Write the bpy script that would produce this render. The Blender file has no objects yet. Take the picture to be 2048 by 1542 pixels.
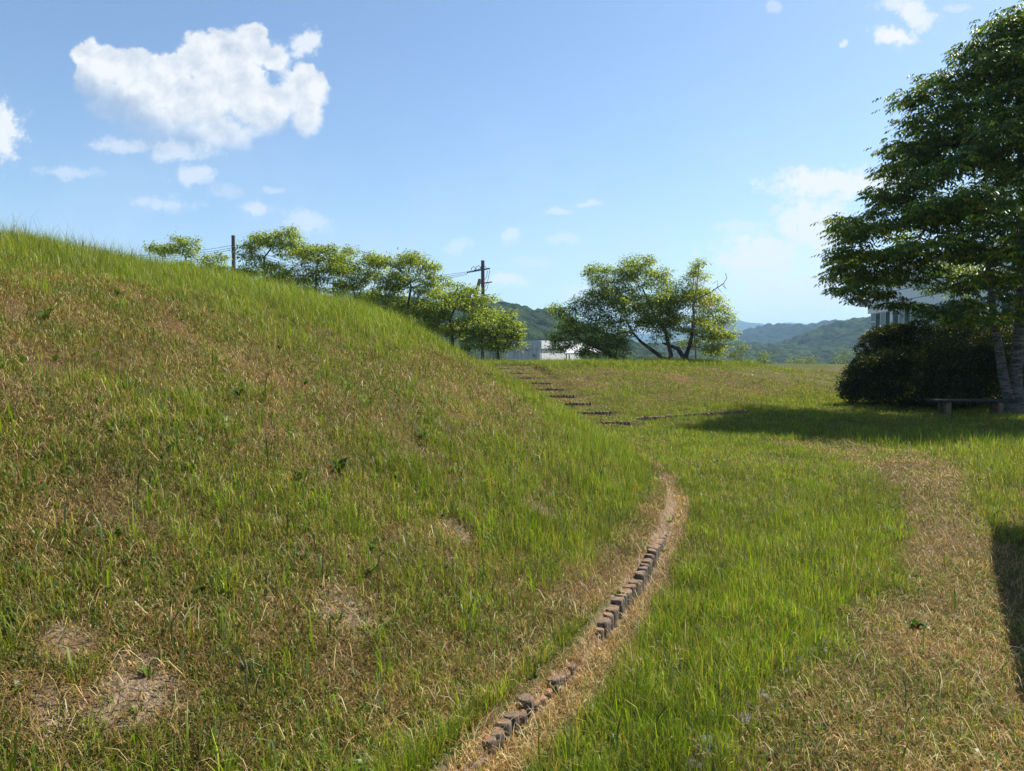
import bpy, math, random
import numpy as np
from mathutils import Vector, Matrix

SC = bpy.context.scene
COL = SC.collection
rng = np.random.default_rng(11)
random.seed(5)

# ------------------------------------------------------------------ camera, sky, sun, exposure
F, HZ, EYE = 1482.0, 703.0, 1.6            # focal length / horizon row in photo pixels, eye height
PITCH = math.atan((771.0 - HZ) / F)
cam = bpy.data.cameras.new('camera')
cam.sensor_width = 36.0
cam.lens = 36.0 * F / 2048.0
cam.clip_start = 0.05
cam.clip_end = 20000
co = bpy.data.objects.new('camera', cam)
COL.objects.link(co)
co.location = (0, 0, EYE)
co.rotation_euler = (math.radians(90) - PITCH, 0, 0)
SC.camera = co

SUN_AZ, SUN_EL = math.radians(61), math.radians(48.5)
sdir = Vector((math.sin(SUN_AZ) * math.cos(SUN_EL), math.cos(SUN_AZ) * math.cos(SUN_EL), math.sin(SUN_EL)))
sl = bpy.data.lights.new('sun', 'SUN')
sl.energy = 5.0
sl.angle = math.radians(0.53)
sl.color = (1.0, 0.93, 0.82)
so = bpy.data.objects.new('sun', sl)
COL.objects.link(so)
so.rotation_euler = sdir.to_track_quat('Z', 'Y').to_euler()

SC.view_settings.view_transform = 'Standard'
SC.view_settings.look = 'None'
EXPO = 0.98
SC.view_settings.exposure = EXPO
SC.view_settings.gamma = 1.0
SC.cycles.max_bounces = 7
SC.cycles.diffuse_bounces = 3
SC.cycles.transmission_bounces = 4
SC.cycles.volume_bounces = 1
SC.cycles.use_denoising = True
SC.cycles.sample_clamp_indirect = 4.0


class NT:
    """tiny helper around a node tree"""
    def __init__(s, tree):
        s.t = tree
        tree.nodes.clear()

    def n(s, typ, **kw):
        nd = s.t.nodes.new(typ)
        ins = kw.pop('ins', {})
        for k, v in kw.items():
            setattr(nd, k, v)
        for k, v in ins.items():
            if isinstance(v, bpy.types.NodeSocket):
                s.t.links.new(v, nd.inputs[k])
            else:
                nd.inputs[k].default_value = v
        return nd

    def m(s, op, a, b=0.0, c=0.0, clamp=False):
        nd = s.n('ShaderNodeMath', operation=op, ins={0: a, 1: b, 2: c})
        nd.use_clamp = clamp
        return nd.outputs[0]

    def vm(s, op, a, b=(0, 0, 0)):
        nd = s.n('ShaderNodeVectorMath', operation=op, ins={0: a, 1: b})
        return nd.outputs['Value'] if op in ('LENGTH', 'DISTANCE', 'DOT_PRODUCT') else nd.outputs[0]

    def noise(s, vec, scale, detail=4.0, rough=0.55, dist=0.0):
        return s.n('ShaderNodeTexNoise', ins={'Vector': vec, 'Scale': scale, 'Detail': detail, 'Roughness': rough, 'Distortion': dist}).outputs[0]

    def mix(s, fac, a, b, bt='MIX'):
        nd = s.n('ShaderNodeMix', data_type='RGBA', blend_type=bt)
        for i, v in ((0, fac), (6, a), (7, b)):
            if isinstance(v, bpy.types.NodeSocket):
                s.t.links.new(v, nd.inputs[i])
            else:
                nd.inputs[i].default_value = v if i == 0 else (v[0], v[1], v[2], 1)
        return nd.outputs[2]

    def ss(s, v, lo, hi, o0=0.0, o1=1.0):
        return s.n('ShaderNodeMapRange', interpolation_type='SMOOTHSTEP', ins={0: v, 1: lo, 2: hi, 3: o0, 4: o1}).outputs[0]

    def lin(s, v, lo, hi, o0=0.0, o1=1.0):
        return s.n('ShaderNodeMapRange', ins={0: v, 1: lo, 2: hi, 3: o0, 4: o1}).outputs[0]


def uv_of(px, py):
    """photo pixel -> (x/y, z/y) of its direction in the world"""
    X, U = (px - 1024) / F, (771 - py) / F
    y = math.cos(PITCH) + U * math.sin(PITCH)
    return X / y, (-math.sin(PITCH) + U * math.cos(PITCH)) / y


world = bpy.data.worlds.new('World')
SC.world = world
world.use_nodes = True
W = NT(world.node_tree)
sky = W.n('ShaderNodeTexSky', sky_type='NISHITA')
sky.sun_disc = False
sky.sun_elevation = SUN_EL
sky.sun_rotation = SUN_AZ
sky.air_density = 1.0
sky.dust_density = 0.75
sky.ozone_density = 2.4
SKY_STR = 0.081
tc = W.n('ShaderNodeTexCoord').outputs['Generated']
sep = W.n('ShaderNodeSeparateXYZ', ins={0: tc})
ysafe = W.m('MAXIMUM', sep.outputs[1], 0.05)
uu = W.m('DIVIDE', sep.outputs[0], ysafe)
vv = W.m('DIVIDE', sep.outputs[2], ysafe)
uv = W.n('ShaderNodeCombineXYZ', ins={0: uu, 1: vv, 2: 0.0}).outputs[0]
front = W.ss(sep.outputs[1], 0.05, 0.15)


def blob(vec, px, py, rx, ry, rot=0.0):
    """1 at the centre of an ellipse, falling to 0 at its rim and below outside"""
    u, v = uv_of(px, py)
    s_ = W.vm('SUBTRACT', vec, (u, v, 0))
    if rot:
        s_ = W.n('ShaderNodeVectorRotate', rotation_type='Z_AXIS', ins={'Vector': s_, 'Angle': rot}).outputs[0]
    d = W.vm('LENGTH', W.vm('MULTIPLY', s_, (F / rx, F / ry, 0)))
    return W.m('SUBTRACT', 1.0, d)


def smax(a, b, k=0.18):
    return W.m('SMOOTH_MAX', a, b, k)


# the big heap cloud
wob = W.n('ShaderNodeTexNoise', ins={'Vector': uv, 'Scale': 26.0, 'Detail': 6.0, 'Roughness': 0.6}).outputs['Color']
wv = W.vm('MULTIPLY', W.vm('SUBTRACT', wob, (0.5, 0.5, 0.5)), (0.024, 0.024, 0))
uvw = W.vm('ADD', uv, wv)
lobes = [(192, 118, 60, 50), (190, 160, 58, 60), (222, 205, 70, 48), (300, 235, 110, 55), (262, 140, 70, 60), (330, 158, 85, 70), (405, 112, 62, 60), (452, 98, 62, 56), (505, 92, 56, 48),
         (450, 160, 110, 90), (390, 215, 120, 80), (280, 200, 130, 62), (520, 215, 110, 80), (600, 190, 72, 72), (612, 235, 52, 56),
         (555, 118, 34, 34), (330, 270, 130, 52), (440, 262, 110, 62)]
B = None
for l in lobes:
    b = blob(uvw, *l)
    B = b if B is None else smax(B, b, 0.12)


def cloud_noise(vec):
    a = W.n('ShaderNodeTexVoronoi', feature='SMOOTH_F1', ins={'Vector': vec, 'Scale': 34.0, 'Detail': 3.0, 'Roughness': 0.5, 'Smoothness': 0.6}).outputs['Distance']
    f = W.noise(vec, 60.0, 7.0, 0.62)
    return W.m('ADD', W.m('MULTIPLY', W.m('SUBTRACT', 0.45, a), 0.75), W.m('MULTIPLY', W.m('SUBTRACT', f, 0.5), 0.9))


n0 = cloud_noise(uvw)
l0 = W.noise(uvw, 24.0, 6.0, 0.55)
l1 = W.noise(W.vm('ADD', uvw, (0.009, 0.014, 0)), 24.0, 6.0, 0.55)
D = W.m('ADD', B, W.m('MULTIPLY', n0, 0.46))
alpha = W.ss(D, 0.0, W.ss(vv, uv_of(0, 260)[1], uv_of(0, 150)[1], 0.5, 0.22))
# the soft, thin underside
lowv = W.ss(vv, uv_of(0, 300)[1], uv_of(0, 215)[1])
lowl = W.ss(W.m('ADD', W.m('MULTIPLY', uu, 0.55), vv), uv_of(330, 290)[1] + uv_of(330, 290)[0] * 0.55, uv_of(330, 215)[1] + uv_of(330, 215)[0] * 0.55)
den = W.m('MULTIPLY', W.m('ADD', W.m('MULTIPLY', lowl, 0.55), 0.45), W.m('ADD', W.m('MULTIPLY', lowv, 0.35), 0.65))
alpha = W.m('MULTIPLY', alpha, den)
relief = W.m('MULTIPLY', W.m('SUBTRACT', l0, l1), 0.9)
core = W.m('MULTIPLY', W.ss(D, 0.1, 0.8), -0.06)
lum = W.m('ADD', W.m('ADD', 0.97, W.m('ADD', relief, core)), W.m('MULTIPLY', W.m('SUBTRACT', lowl, 1.0), 0.30))
lum = W.m('MINIMUM', W.m('MAXIMUM', lum, 0.62), 1.04)

small = [(387, 354, 46, 20, 0, .55), (130, 346, 70, 14, 0, .4), (325, 408, 64, 16, 0, .40), (517, 413, 38, 16, 0, .5),
         (612, 444, 52, 24, .3, .45), (610, 85, 40, 28, -.9, .75), (560, 120, 24, 30, 0, .6), (455, 380, 34, 16, 0, .25), (545, 380, 20, 9, 0, .3),
         (1010, 560, 48, 17, 0, .8), (1020, 474, 22, 16, .4, .45), (920, 490, 34, 15, -.3, .35), (1118, 423, 30, 8, 0, .4), (1178, 409, 24, 7, 0, .4),
         (1130, 476, 48, 12, 0, .3), (1665, 368, 140, 34, 0, .95), (1780, 360, 90, 30, 0, .85), (1520, 515, 100, 50, 0, .95), (1630, 455, 90, 60, .2, .95),
         (1600, 600, 160, 66, 0, .8), (1660, 520, 90, 60, 0, .5), (1480, 450, 60, 16, 0, .4), (1790, 72, 46, 20, .2, .9), (1830, 28, 50, 26, .5, .75), (1800, 8, 50, 16, 0, .6),
         (8, 262, 40, 60, 0, .95), (1175, 590, 60, 22, 0, .6), (1690, 84, 9, 8, 0, .6), (1915, 15, 28, 10, 0, .3), (1550, 12, 20, 10, 0, .3),
         (360, 305, 70, 24, 0, .55), (245, 292, 60, 15, 0, .5), (1440, 560, 70, 20, 0, .3), (1060, 522, 60, 10, 0, .2)]
wn = W.noise(uv, 48.0, 8.0, 0.68)
wn2 = W.m('MULTIPLY', W.m('SUBTRACT', wn, 0.5), 2.6)
A2 = None
for (px, py, rx, ry, ro, wgt) in small:
    b = blob(uvw, px, py, rx, ry, ro)
    a_ = W.m('MULTIPLY', W.ss(W.m('ADD', b, wn2), -0.22, 0.62), wgt)
    A2 = a_ if A2 is None else W.m('MAXIMUM', A2, a_)
A2 = W.m('MINIMUM', W.m('MULTIPLY', A2, 1.12), 1.0)
# thin milky veil, low and to the right
veil = W.m('MULTIPLY', W.ss(vv, 0.42, 0.0), W.m('MULTIPLY', W.ss(W.noise(uv, 6.0, 5.0, 0.6), 0.30, 0.70), 0.38))
skyc = sky.outputs[0]
skyc = W.mix(1.0, skyc, (0.97, 1.01, 1.06), 'MULTIPLY')
K = 1.0 / SKY_STR / 2 ** EXPO
c_small = (0.96 * K, 0.97 * K, 1.0 * K)
base = W.mix(W.m('MULTIPLY', front, veil), skyc, (0.70 * K, 0.80 * K, 0.92 * K))
base = W.mix(W.m('MULTIPLY', front, A2), base, c_small)
cc = W.n('ShaderNodeCombineColor', ins={0: W.m('MULTIPLY', W.m('POWER', lum, 1.35), 0.93 * K), 1: W.m('MULTIPLY', W.m('POWER', lum, 1.1), 0.945 * K), 2: W.m('MULTIPLY', W.m('POWER', lum, 0.7), 0.96 * K)}).outputs[0]
base = W.mix(W.m('MULTIPLY', front, alpha), base, cc)
bg = W.n('ShaderNodeBackground', ins={'Color': base, 'Strength': SKY_STR})
W.n('ShaderNodeOutputWorld', ins={'Surface': bg.outputs[0]})
world.cycles.sampling_method = 'MANUAL'
world.cycles.sample_map_resolution = 1024


# ------------------------------------------------------------------ helpers
def tag(o, label=None, cat=None, group=None, kind=None):
    if label: o['label'] = label
    if cat: o['category'] = cat
    if group: o['group'] = group
    if kind: o['kind'] = kind
    return o


def thing(name, label, cat, loc=(0, 0, 0), rz=0.0, group=None):
    o = bpy.data.objects.new(name, None)
    COL.objects.link(o)
    o.location = loc
    o.rotation_euler = (0, 0, rz)
    o.empty_display_size = 0.2
    return tag(o, label, cat, group)


def mesh_obj(name, V, T, mats, parent=None, colors=None, smooth=False, mat_idx=None, quads=False):
    """V (n,3), T (m,3) or (m,4) numpy; world/local coordinates of the parent"""
    me = bpy.data.meshes.new(name)
    V = np.asarray(V, np.float32)
    T = np.asarray(T, np.int32)
    k = T.shape[1]
    me.vertices.add(len(V))
    me.vertices.foreach_set('co', V.ravel())
    me.loops.add(T.size)
    me.loops.foreach_set('vertex_index', T.ravel())
    me.polygons.add(len(T))
    me.polygons.foreach_set('loop_start', np.arange(0, T.size, k, dtype=np.int32))
    me.polygons.foreach_set('loop_total', np.full(len(T), k, np.int32))
    if smooth:
        me.polygons.foreach_set('use_smooth', np.ones(len(T), bool))
    if mat_idx is not None:
        me.polygons.foreach_set('material_index', np.asarray(mat_idx, np.int32))
    me.update(calc_edges=True)
    if colors is not None:
        a = me.attributes.new('Col', 'FLOAT_COLOR', 'POINT')
        c = np.ones((len(V), 4), np.float32)
        c[:, :3] = colors
        a.data.foreach_set('color', c.ravel())
    for m in (mats if isinstance(mats, (list, tuple)) else [mats]):
        me.materials.append(m)
    o = bpy.data.objects.new(name, me)
    COL.objects.link(o)
    if parent is not None:
        o.parent = parent
    return o


def copy_tree(o, parent=None):
    c = o.copy()
    COL.objects.link(c)
    c.parent = parent
    for ch in [x for x in COL.objects if x.parent == o]:
        copy_tree(ch, c)
    return c


class MB:
    """collects boxes, tubes and lathes as quads and triangles"""
    def __init__(s):
        s.v, s.f, s.mi = [], [], []

    def add(s, vs, fs, mi=0):
        o = len(s.v)
        s.v += [tuple(p) for p in vs]
        s.f += [tuple(i + o for i in f) for f in fs]
        s.mi += [mi] * len(fs)

    def box(s, c, size, rz=0.0, bev=0.0, mi=0, M=None):
        x, y, z = [q / 2 for q in size]
        b = min(bev, x * .9, y * .9, z * .9)
        M = M or (Matrix.Translation(c) @ Matrix.Rotation(rz, 4, 'Z'))
        if b <= 0:
            vs = [M @ Vector((sx * x, sy * y, sz * z)) for sz in (-1, 1) for sy in (-1, 1) for sx in (-1, 1)]
            s.add(vs, [(0, 2, 3, 1), (4, 5, 7, 6), (0, 1, 5, 4), (2, 6, 7, 3), (0, 4, 6, 2), (1, 3, 7, 5)], mi)
        else:
            def ring(ix, iy, zz):
                return [M @ Vector(p) for p in ((-ix, -iy + b, zz), (-ix + b, -iy, zz), (ix - b, -iy, zz), (ix, -iy + b, zz), (ix, iy - b, zz), (ix - b, iy, zz), (-ix + b, iy, zz), (-ix, iy - b, zz))]
            rs = [ring(x - b, y - b, -z), ring(x, y, -z + b), ring(x, y, z - b), ring(x - b, y - b, z)]
            vs = sum(rs, [])
            fs = [tuple(range(7, -1, -1)), tuple(range(24, 32))]
            for k in range(3):
                for i in range(8):
                    j = (i + 1) % 8
                    fs.append((k * 8 + i, k * 8 + j, k * 8 + 8 + j, k * 8 + 8 + i))
            s.add(vs, fs, mi)

    def tube(s, pts, rad, n=8, cap=True, mi=0):
        pts = [Vector(p) for p in pts]
        R = rad if isinstance(rad, (list, tuple)) else [rad] * len(pts)
        vs = []
        ref = Vector((0.3, 0.9, 0.1))
        for i, p in enumerate(pts):
            t = (pts[min(i + 1, len(pts) - 1)] - pts[max(i - 1, 0)]).normalized()
            a = t.cross(ref)
            if a.length < 1e-3: a = t.cross(Vector((1, 0, 0)))
            a.normalize()
            b = t.cross(a)
            for k in range(n):
                th = 2 * math.pi * k / n
                vs.append(p + (a * math.cos(th) + b * math.sin(th)) * R[i])
        fs = []
        for i in range(len(pts) - 1):
            for k in range(n):
                j = (k + 1) % n
                fs.append((i * n + k, i * n + j, (i + 1) * n + j, (i + 1) * n + k))
        if cap:
            fs.append(tuple(range(n - 1, -1, -1)))
            fs.append(tuple((len(pts) - 1) * n + k for k in range(n)))
        s.add(vs, fs, mi)

    def build(s, name, mats, parent=None, smooth=False):
        me = bpy.data.meshes.new(name)
        me.from_pydata([tuple(v) for v in s.v], [], s.f)
        for m in (mats if isinstance(mats, (list, tuple)) else [mats]):
            me.materials.append(m)
        for p, mi in zip(me.polygons, s.mi):
            p.material_index = mi
            p.use_smooth = smooth
        me.update()
        o = bpy.data.objects.new(name, me)
        COL.objects.link(o)
        if parent is not None:
            o.parent = parent
        return o


def P(px, py, d):
    """photo pixel at forward distance d -> world point"""
    u, v = uv_of(px, py)
    return Vector((u * d, d, EYE + v * d))


def G(px, py, z=0.0):
    u, v = uv_of(px, py)
    d = (z - EYE) / v
    return np.array([u * d, d])


# ---- numpy value noise
def _h(ix, iy, seed):
    n = (ix.astype(np.int64) * 374761393 + iy.astype(np.int64) * 668265263 + seed * 1442695041) & 0xFFFFFFFF
    n = ((n ^ (n >> 13)) * 1274126177) & 0xFFFFFFFF
    n = n ^ (n >> 16)
    return (n & 0xFFFF) / 65535.0


def vnoise(x, y, seed=0):
    x = np.asarray(x, float); y = np.asarray(y, float)
    ix, iy = np.floor(x), np.floor(y)
    fx, fy = x - ix, y - iy
    fx = fx * fx * (3 - 2 * fx); fy = fy * fy * (3 - 2 * fy)
    a, b = _h(ix, iy, seed), _h(ix + 1, iy, seed)
    c, d = _h(ix, iy + 1, seed), _h(ix + 1, iy + 1, seed)
    return (a * (1 - fx) + b * fx) * (1 - fy) + (c * (1 - fx) + d * fx) * fy


def fbm(x, y, seed=0, octv=4, rough=0.5):
    t, a, s_ = 0.0, 1.0, 0.0
    for o in range(octv):
        t = t + a * vnoise(x * 2 ** o + 17.3 * o, y * 2 ** o - 9.1 * o, seed + o)
        s_ += a
        a *= rough
    return t / s_


def sstep(x, lo, hi):
    t = np.clip((x - lo) / (hi - lo), 0, 1)
    return t * t * (3 - 2 * t)


# ------------------------------------------------------------------ the lie of the land
MC = np.array([-15.3, 11.6]); MR = 17.4
_T = np.array([0, .4, 1, 2, 4, 7, 11, 17.4])
_Hh = np.array([0, .13, .46, 1.07, 2.05, 2.74, 3.09, 3.11])
_tf = np.linspace(-1, 18, 1901)
_hf = np.interp(_tf, _T, _Hh)
_k = np.hanning(81); _k /= _k.sum()
_hs = np.convolve(np.pad(_hf, 40, 'edge'), _k, 'valid')
_w = sstep(_tf, 0.15, 1.2)
_hf = _hf * (1 - _w) + _hs * _w


def mound_t(x, y):
    return MR - np.hypot(x - MC[0], y - MC[1])


_bx = [-60, -6, 1.2, 2.8, 5.84, 9.8, 14, 40, 80]
_by = [20, 15.5, 15.9, 16.95, 18.97, 23, 25.5, 32, 40]


def berm_s(x, y):
    return (y - np.interp(x, _bx, _by)) * 0.88


STEP0, STEP1, NST = np.array([2.15, 16.0]), np.array([0.15, 26.2]), 9
_sd = (STEP1 - STEP0); _sl = np.hypot(*_sd); _sd = _sd / _sl


def step_uv(x, y):
    dx, dy = x - STEP0[0], y - STEP0[1]
    return dx * _sd[0] + dy * _sd[1], dx * _sd[1] - dy * _sd[0]      # along, to the right


log_line = np.array([(-0.62, 2.0)] + [tuple(G(*p, .085)) for p in ((895, 1540), (1000, 1432), (1145, 1302), (1228, 1205), (1300, 1105), (1340, 1025), (1345, 985), (1322, 940))])


def seg_dist(x, y, line):
    best = np.full(x.shape, 1e9); side = np.zeros(x.shape)
    for (a, b) in zip(line[:-1], line[1:]):
        d = b - a
        L = d @ d
        t = np.clip(((x - a[0]) * d[0] + (y - a[1]) * d[1]) / L, 0, 1)
        px, py = a[0] + t * d[0], a[1] + t * d[1]
        dd = np.hypot(x - px, y - py)
        sd = (x - a[0]) * d[1] - (y - a[1]) * d[0]     # >0 : to the right of the line
        m = dd < best
        best = np.where(m, dd, best)
        side = np.where(m, np.sign(sd), side)
    return best * side


def land(x, y, micro=True):
    x = np.asarray(x, float); y = np.asarray(y, float)
    t = mound_t(x, y)
    hm = np.where(t > 0, np.interp(np.maximum(t, 0), _tf, _hf), 0.0)
    s = berm_s(x, y)
    crest = 1.10 - 0.17 * sstep(x, 8.5, 14)
    up = np.clip(s / 9.6, 0, 1)
    hb = crest * (up - 0.10 * np.sin(up * 2 * np.pi) / 1.0 * 0.55) 
    hb = hb - 1.0 * sstep(s, 11.5, 24) - 3.2 * sstep(s, 24, 90) - 3.5 * sstep(s, 90, 320)
    # the steps: flat treads cut in the slope
    a, lat = step_uv(x, y)
    k = a / _sl * (NST - 1)
    tread = (np.floor(k) + .55 + .45 * (k - np.floor(k))) * (1.0 / NST) * 1.08
    on = (1 - sstep(np.abs(lat), 0.6, 0.95)) * (k > -0.02) * (k < NST - 0.4)
    hb = np.where(s > -2, hb * (1 - on) + np.clip(tread, 0, 1.1) * on * 0.97, hb)
    hm = np.where((t <= 0) & (s > 6), -99.0, hm)
    near = (y < 11) & (y > 0.5) & (x < 4) & (x > -4)
    dl = np.full(x.shape, -9.0)
    if near.any():
        dl[near] = seg_dist(x[near], y[near], log_line)
    fade = (1 - sstep(y, 8.2, 9.6)) * near
    hm = np.where(near & (dl > 0), np.minimum(hm, 0.01), hm)
    hm = hm + 0.085 * sstep(-dl, -0.02, 0.05) * np.exp(-np.maximum(-dl, 0) / 1.2) * fade
    hm = hm - 0.035 * (dl > 0.02) * (1 - sstep(dl, 0.15, 0.4)) * fade
    h = np.maximum(hm, hb) if not near.any() else np.where(near & (y < 11), hm, np.maximum(hm, hb))
    # far away to the left behind the mound, and gently down past it
    if micro:
        m = (fbm(x * .9, y * .9, 5, 3) - .5) * 0.17 * sstep(np.hypot(x, y), 1.5, 6) + (fbm(x * 6, y * 6, 9, 2) - .5) * 0.035
        h = h + m * (1 - on * 0.8)
    return h


def axis(lo, hi, step, far, grow=1.16):
    a = list(np.arange(lo, hi, step))
    d = step
    while a[-1] < far:
        d *= grow
        a.append(a[-1] + d)
    b = []
    d, c = step, lo
    while c > -far:
        d *= grow
        c -= d
        b.append(c)
    return np.array(b[::-1] + a)


# ---- where the lush grass, the bare strip and the trodden path are
path_l = np.array([(0.2, 1.0)] + [tuple(G(*p)) for p in ((1400, 1542), (1430, 1480), (1530, 1380), (1600, 1300), (1680, 1230), (1740, 1150), (1762, 1060), (1752, 985), (1705, 937), (1600, 900), (1500, 886))])
path_r = np.array([(3.2, 1.0), (3.6, 3.5)] + [tuple(G(*p)) for p in ((2150, 1150), (2020, 1060), (1985, 1000), (1965, 960), (1920, 925), (1840, 898), (1700, 882))])


def poly_mask(x, y, poly):
    ins = np.zeros(x.shape, bool)
    j = len(poly) - 1
    for i in range(len(poly)):
        xi, yi = poly[i]; xj, yj = poly[j]
        c = ((yi > y) != (yj > y)) & (x < (xj - xi) * (y - yi) / (yj - yi + 1e-12) + xi)
        ins ^= c
        j = i
    return ins


path_poly = np.vstack([path_l, path_r[::-1]])
log_pts = log_line


def GM(px, py):
    """where the ray of a photo pixel meets the land"""
    u, v = uv_of(px, py)
    d = np.arange(1.2, 40, .02)
    z = land(u * d, d, False)
    k = np.nonzero(z > EYE + v * d)[0]
    k = k[0] if len(k) else -1
    return u * d[k], d[k]


SOIL = [(*GM(px, py), r) for px, py, r in ((690, 1225, .16), (700, 1255, .10), (280, 1385, .14), (255, 1420, .12), (1085, 1020, .13), (915, 1070, .12), (60, 1440, .14), (130, 1290, .08), (1410, 1180, .0))]


def soil_patch(x, y, n2):
    q = np.zeros(x.shape)
    for (bx, by, br) in SOIL:
        if br > 0:
            q = np.maximum(q, np.exp(-(((x - bx) ** 2 + (y - by) ** 2) / (br * 1.25) ** 2) ** 1.2))
    return q * sstep(n2, .22, .45) * sstep(q * .8 + fbm(x * 11, y * 11, 65, 3), .72, .98)


def green_map(x, y):
    """returns (green 0..1, blade length m, bare 0..1)"""
    x = np.asarray(x, float); y = np.asarray(y, float)
    d = np.hypot(x, y)
    n1 = fbm(x * 0.9, y * 0.9, 31, 4)
    n2 = fbm(x * 3.1, y * 3.1, 57, 3)
    t = mound_t(x, y)
    on_m = t > 0.0
    # mound
    foot = sstep(t, 0.12, 0.35) * (1 - sstep(t, 0.9, 2.2)) * sstep(y, 2.8, 4.6)
    up = sstep(d, 5.5, 11)
    g = 0.35 + 0.25 * up + 0.42 * foot + (n1 - .5) * 1.0 + (n2 - .5) * 0.9
    g += 0.55 * sstep(t, 2.4, 4.0) * sstep(d, 6, 9.5) * sstep(x, -7.5, -4.5) + 0.18 * sstep(t, 2.6, 4.2) * up - 0.10 * (sstep(x, -2.5, -.5) * up) + 0.22 * (1 - sstep(d, 2.6, 3.6))
    Lm = 0.036 + 0.018 * up + 0.055 * sstep(t, 2.4, 4.0) * up + 0.05 * foot * (1 - sstep(y, 8, 11)) + 0.045 * n2
    bare_m = (1 - sstep(t + (n2 - .5) * .15, -0.02, 0.09)) * 0.8 * (y < 11)
    # lawn
    gl = 0.95 + (n1 - .5) * .7 + (n2 - .5) * .75
    Ll = 0.048 + 0.04 * n2 + 0.025 * (1 - sstep(y, 5, 11))
    dl = seg_dist(x, y, log_pts)
    strip = (dl > -0.02) * (1 - sstep(dl, 0.08 + 0.08 * n2, 0.12 + 0.18 * n2 + 0.12 * (1 - sstep(y, 3, 4.6)))) * (1 - sstep(y, 9.6, 11))
    pd = poly_mask(x, y, path_poly).astype(float)
    e1 = np.abs(seg_dist(x, y, path_l)); e2 = np.abs(seg_dist(x, y, path_r))
    e = np.minimum(e1, e2)
    pth = pd * (1 - .55 * sstep(y, 9.0, 11.5)) * sstep(e + (n2 - .5) * .5 + (n1 - .5) * .5, 0.0, 0.35) * (0.75 + 0.25 * sstep(n1, .35, .55))
    gp = 0.27 + (n1 - .5) * .5 + (n2 - .5) * .75 + 0.18 * (1 - sstep(y, 3.2, 5))
    gp = gp + (0.3 * sstep(x - 0.55 * y, 0.2, 1.3)) * (y < 6)
    gl = gl * (1 - pth) + gp * pth
    Ll = Ll * (1 - pth) + 0.032 * pth
    gl = gl * (1 - strip)
    # right of the path: mixed taller grass
    right = (seg_dist(x, y, path_r) > 0) & (y > 5) & (y < 14)
    gl = np.where(right, 0.62 + (n1 - .5) * .9 + (n2 - .5) * .6, gl)
    Ll = np.where(right, 0.11 + 0.05 * n2, Ll)
    # berm
    s = berm_s(x, y)
    gb = 0.60 + (n1 - .5) * 1.0 + (n2 - .5) * .5 + 0.40 * sstep(s, 7.2, 9.5) + 0.28 * (1 - sstep(s, 0.6, 2.8)) - 0.22 * np.exp(-((s - 5.3) / 1.8) ** 2)
    Lb = 0.08 + 0.05 * sstep(s, 7.5, 9.5)
    ber = sstep(s, -0.1, 0.3)
    gl = gl * (1 - ber) + gb * ber
    Ll = Ll * (1 - ber) + Lb * ber
    a, lat = step_uv(x, y)
    on = (np.abs(lat) < 0.75) & (a > -0.9) & (a < _sl + 0.8)
    kk = (a / _sl * (NST - 1)) % 1.0
    gl = np.where(on, np.where((kk > .7) & (kk < .97), .2, gl * 0.95), gl)
    Ll = np.where(on, 0.045, Ll)
    g = np.where(on_m, g, gl)
    L = np.where(on_m, Lm, Ll)
    bare = np.where(on_m, bare_m, strip)
    bare = np.maximum(bare, pth * (0.42 + .2 * sstep(y, 5.5, 8)))
    g = np.where(on_m, g * (1 - bare_m), g)
    q = soil_patch(x, y, n2)
    g = g - q * .9
    bare = np.maximum(bare, q)
    return np.clip(g, 0, 1.25), L, np.clip(bare, 0, 1)


# ------------------------------------------------------------------ materials
def mat(name, fn):
    m = bpy.data.materials.new(name)
    m.use_nodes = True
    N = NT(m.node_tree)
    s = fn(N)
    N.n('ShaderNodeOutputMaterial', ins={'Surface': s})
    return m


def pbr(N, col, rough=0.8, spec=0.3, bump=None, bstr=0.3, bdist=0.01, metal=0.0):
    ins = {'Base Color': col if isinstance(col, bpy.types.NodeSocket) else (*col, 1), 'Roughness': rough, 'Specular IOR Level': spec, 'Metallic': metal}
    if bump is not None:
        ins['Normal'] = N.n('ShaderNodeBump', ins={'Height': bump, 'Strength': bstr, 'Distance': bdist}).outputs[0]
    return N.n('ShaderNodeBsdfPrincipled', ins=ins).outputs[0]


def objc(N):
    return N.n('ShaderNodeTexCoord').outputs['Object']


def leafmat(name, trans=0.4, tcol=(1.25, 1.35, 0.5), rough=0.5, spec=0.35):
    def fn(N):
        c = N.n('ShaderNodeAttribute', attribute_name='Col').outputs['Color']
        p = pbr(N, c, rough, spec)
        t = N.n('ShaderNodeBsdfTranslucent', ins={'Color': N.mix(1.0, c, tcol, 'MULTIPLY')}).outputs[0]
        return N.n('ShaderNodeMixShader', ins={0: trans, 1: p, 2: t}).outputs[0]
    return mat(name, fn)


M_grass = leafmat('grass_blade', 0.42, (1.3, 1.45, 0.5), 0.45, 0.35)
M_straw = leafmat('dry_straw', 0.2, (1.2, 1.0, 0.7), 0.7, 0.2)
M_leaf = leafmat('tree_leaf', 0.55, (1.35, 1.5, 0.45), 0.42, 0.4)
M_leafd = leafmat('dark_leaf', 0.32, (1.5, 1.7, 0.4), 0.45, 0.25)


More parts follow.
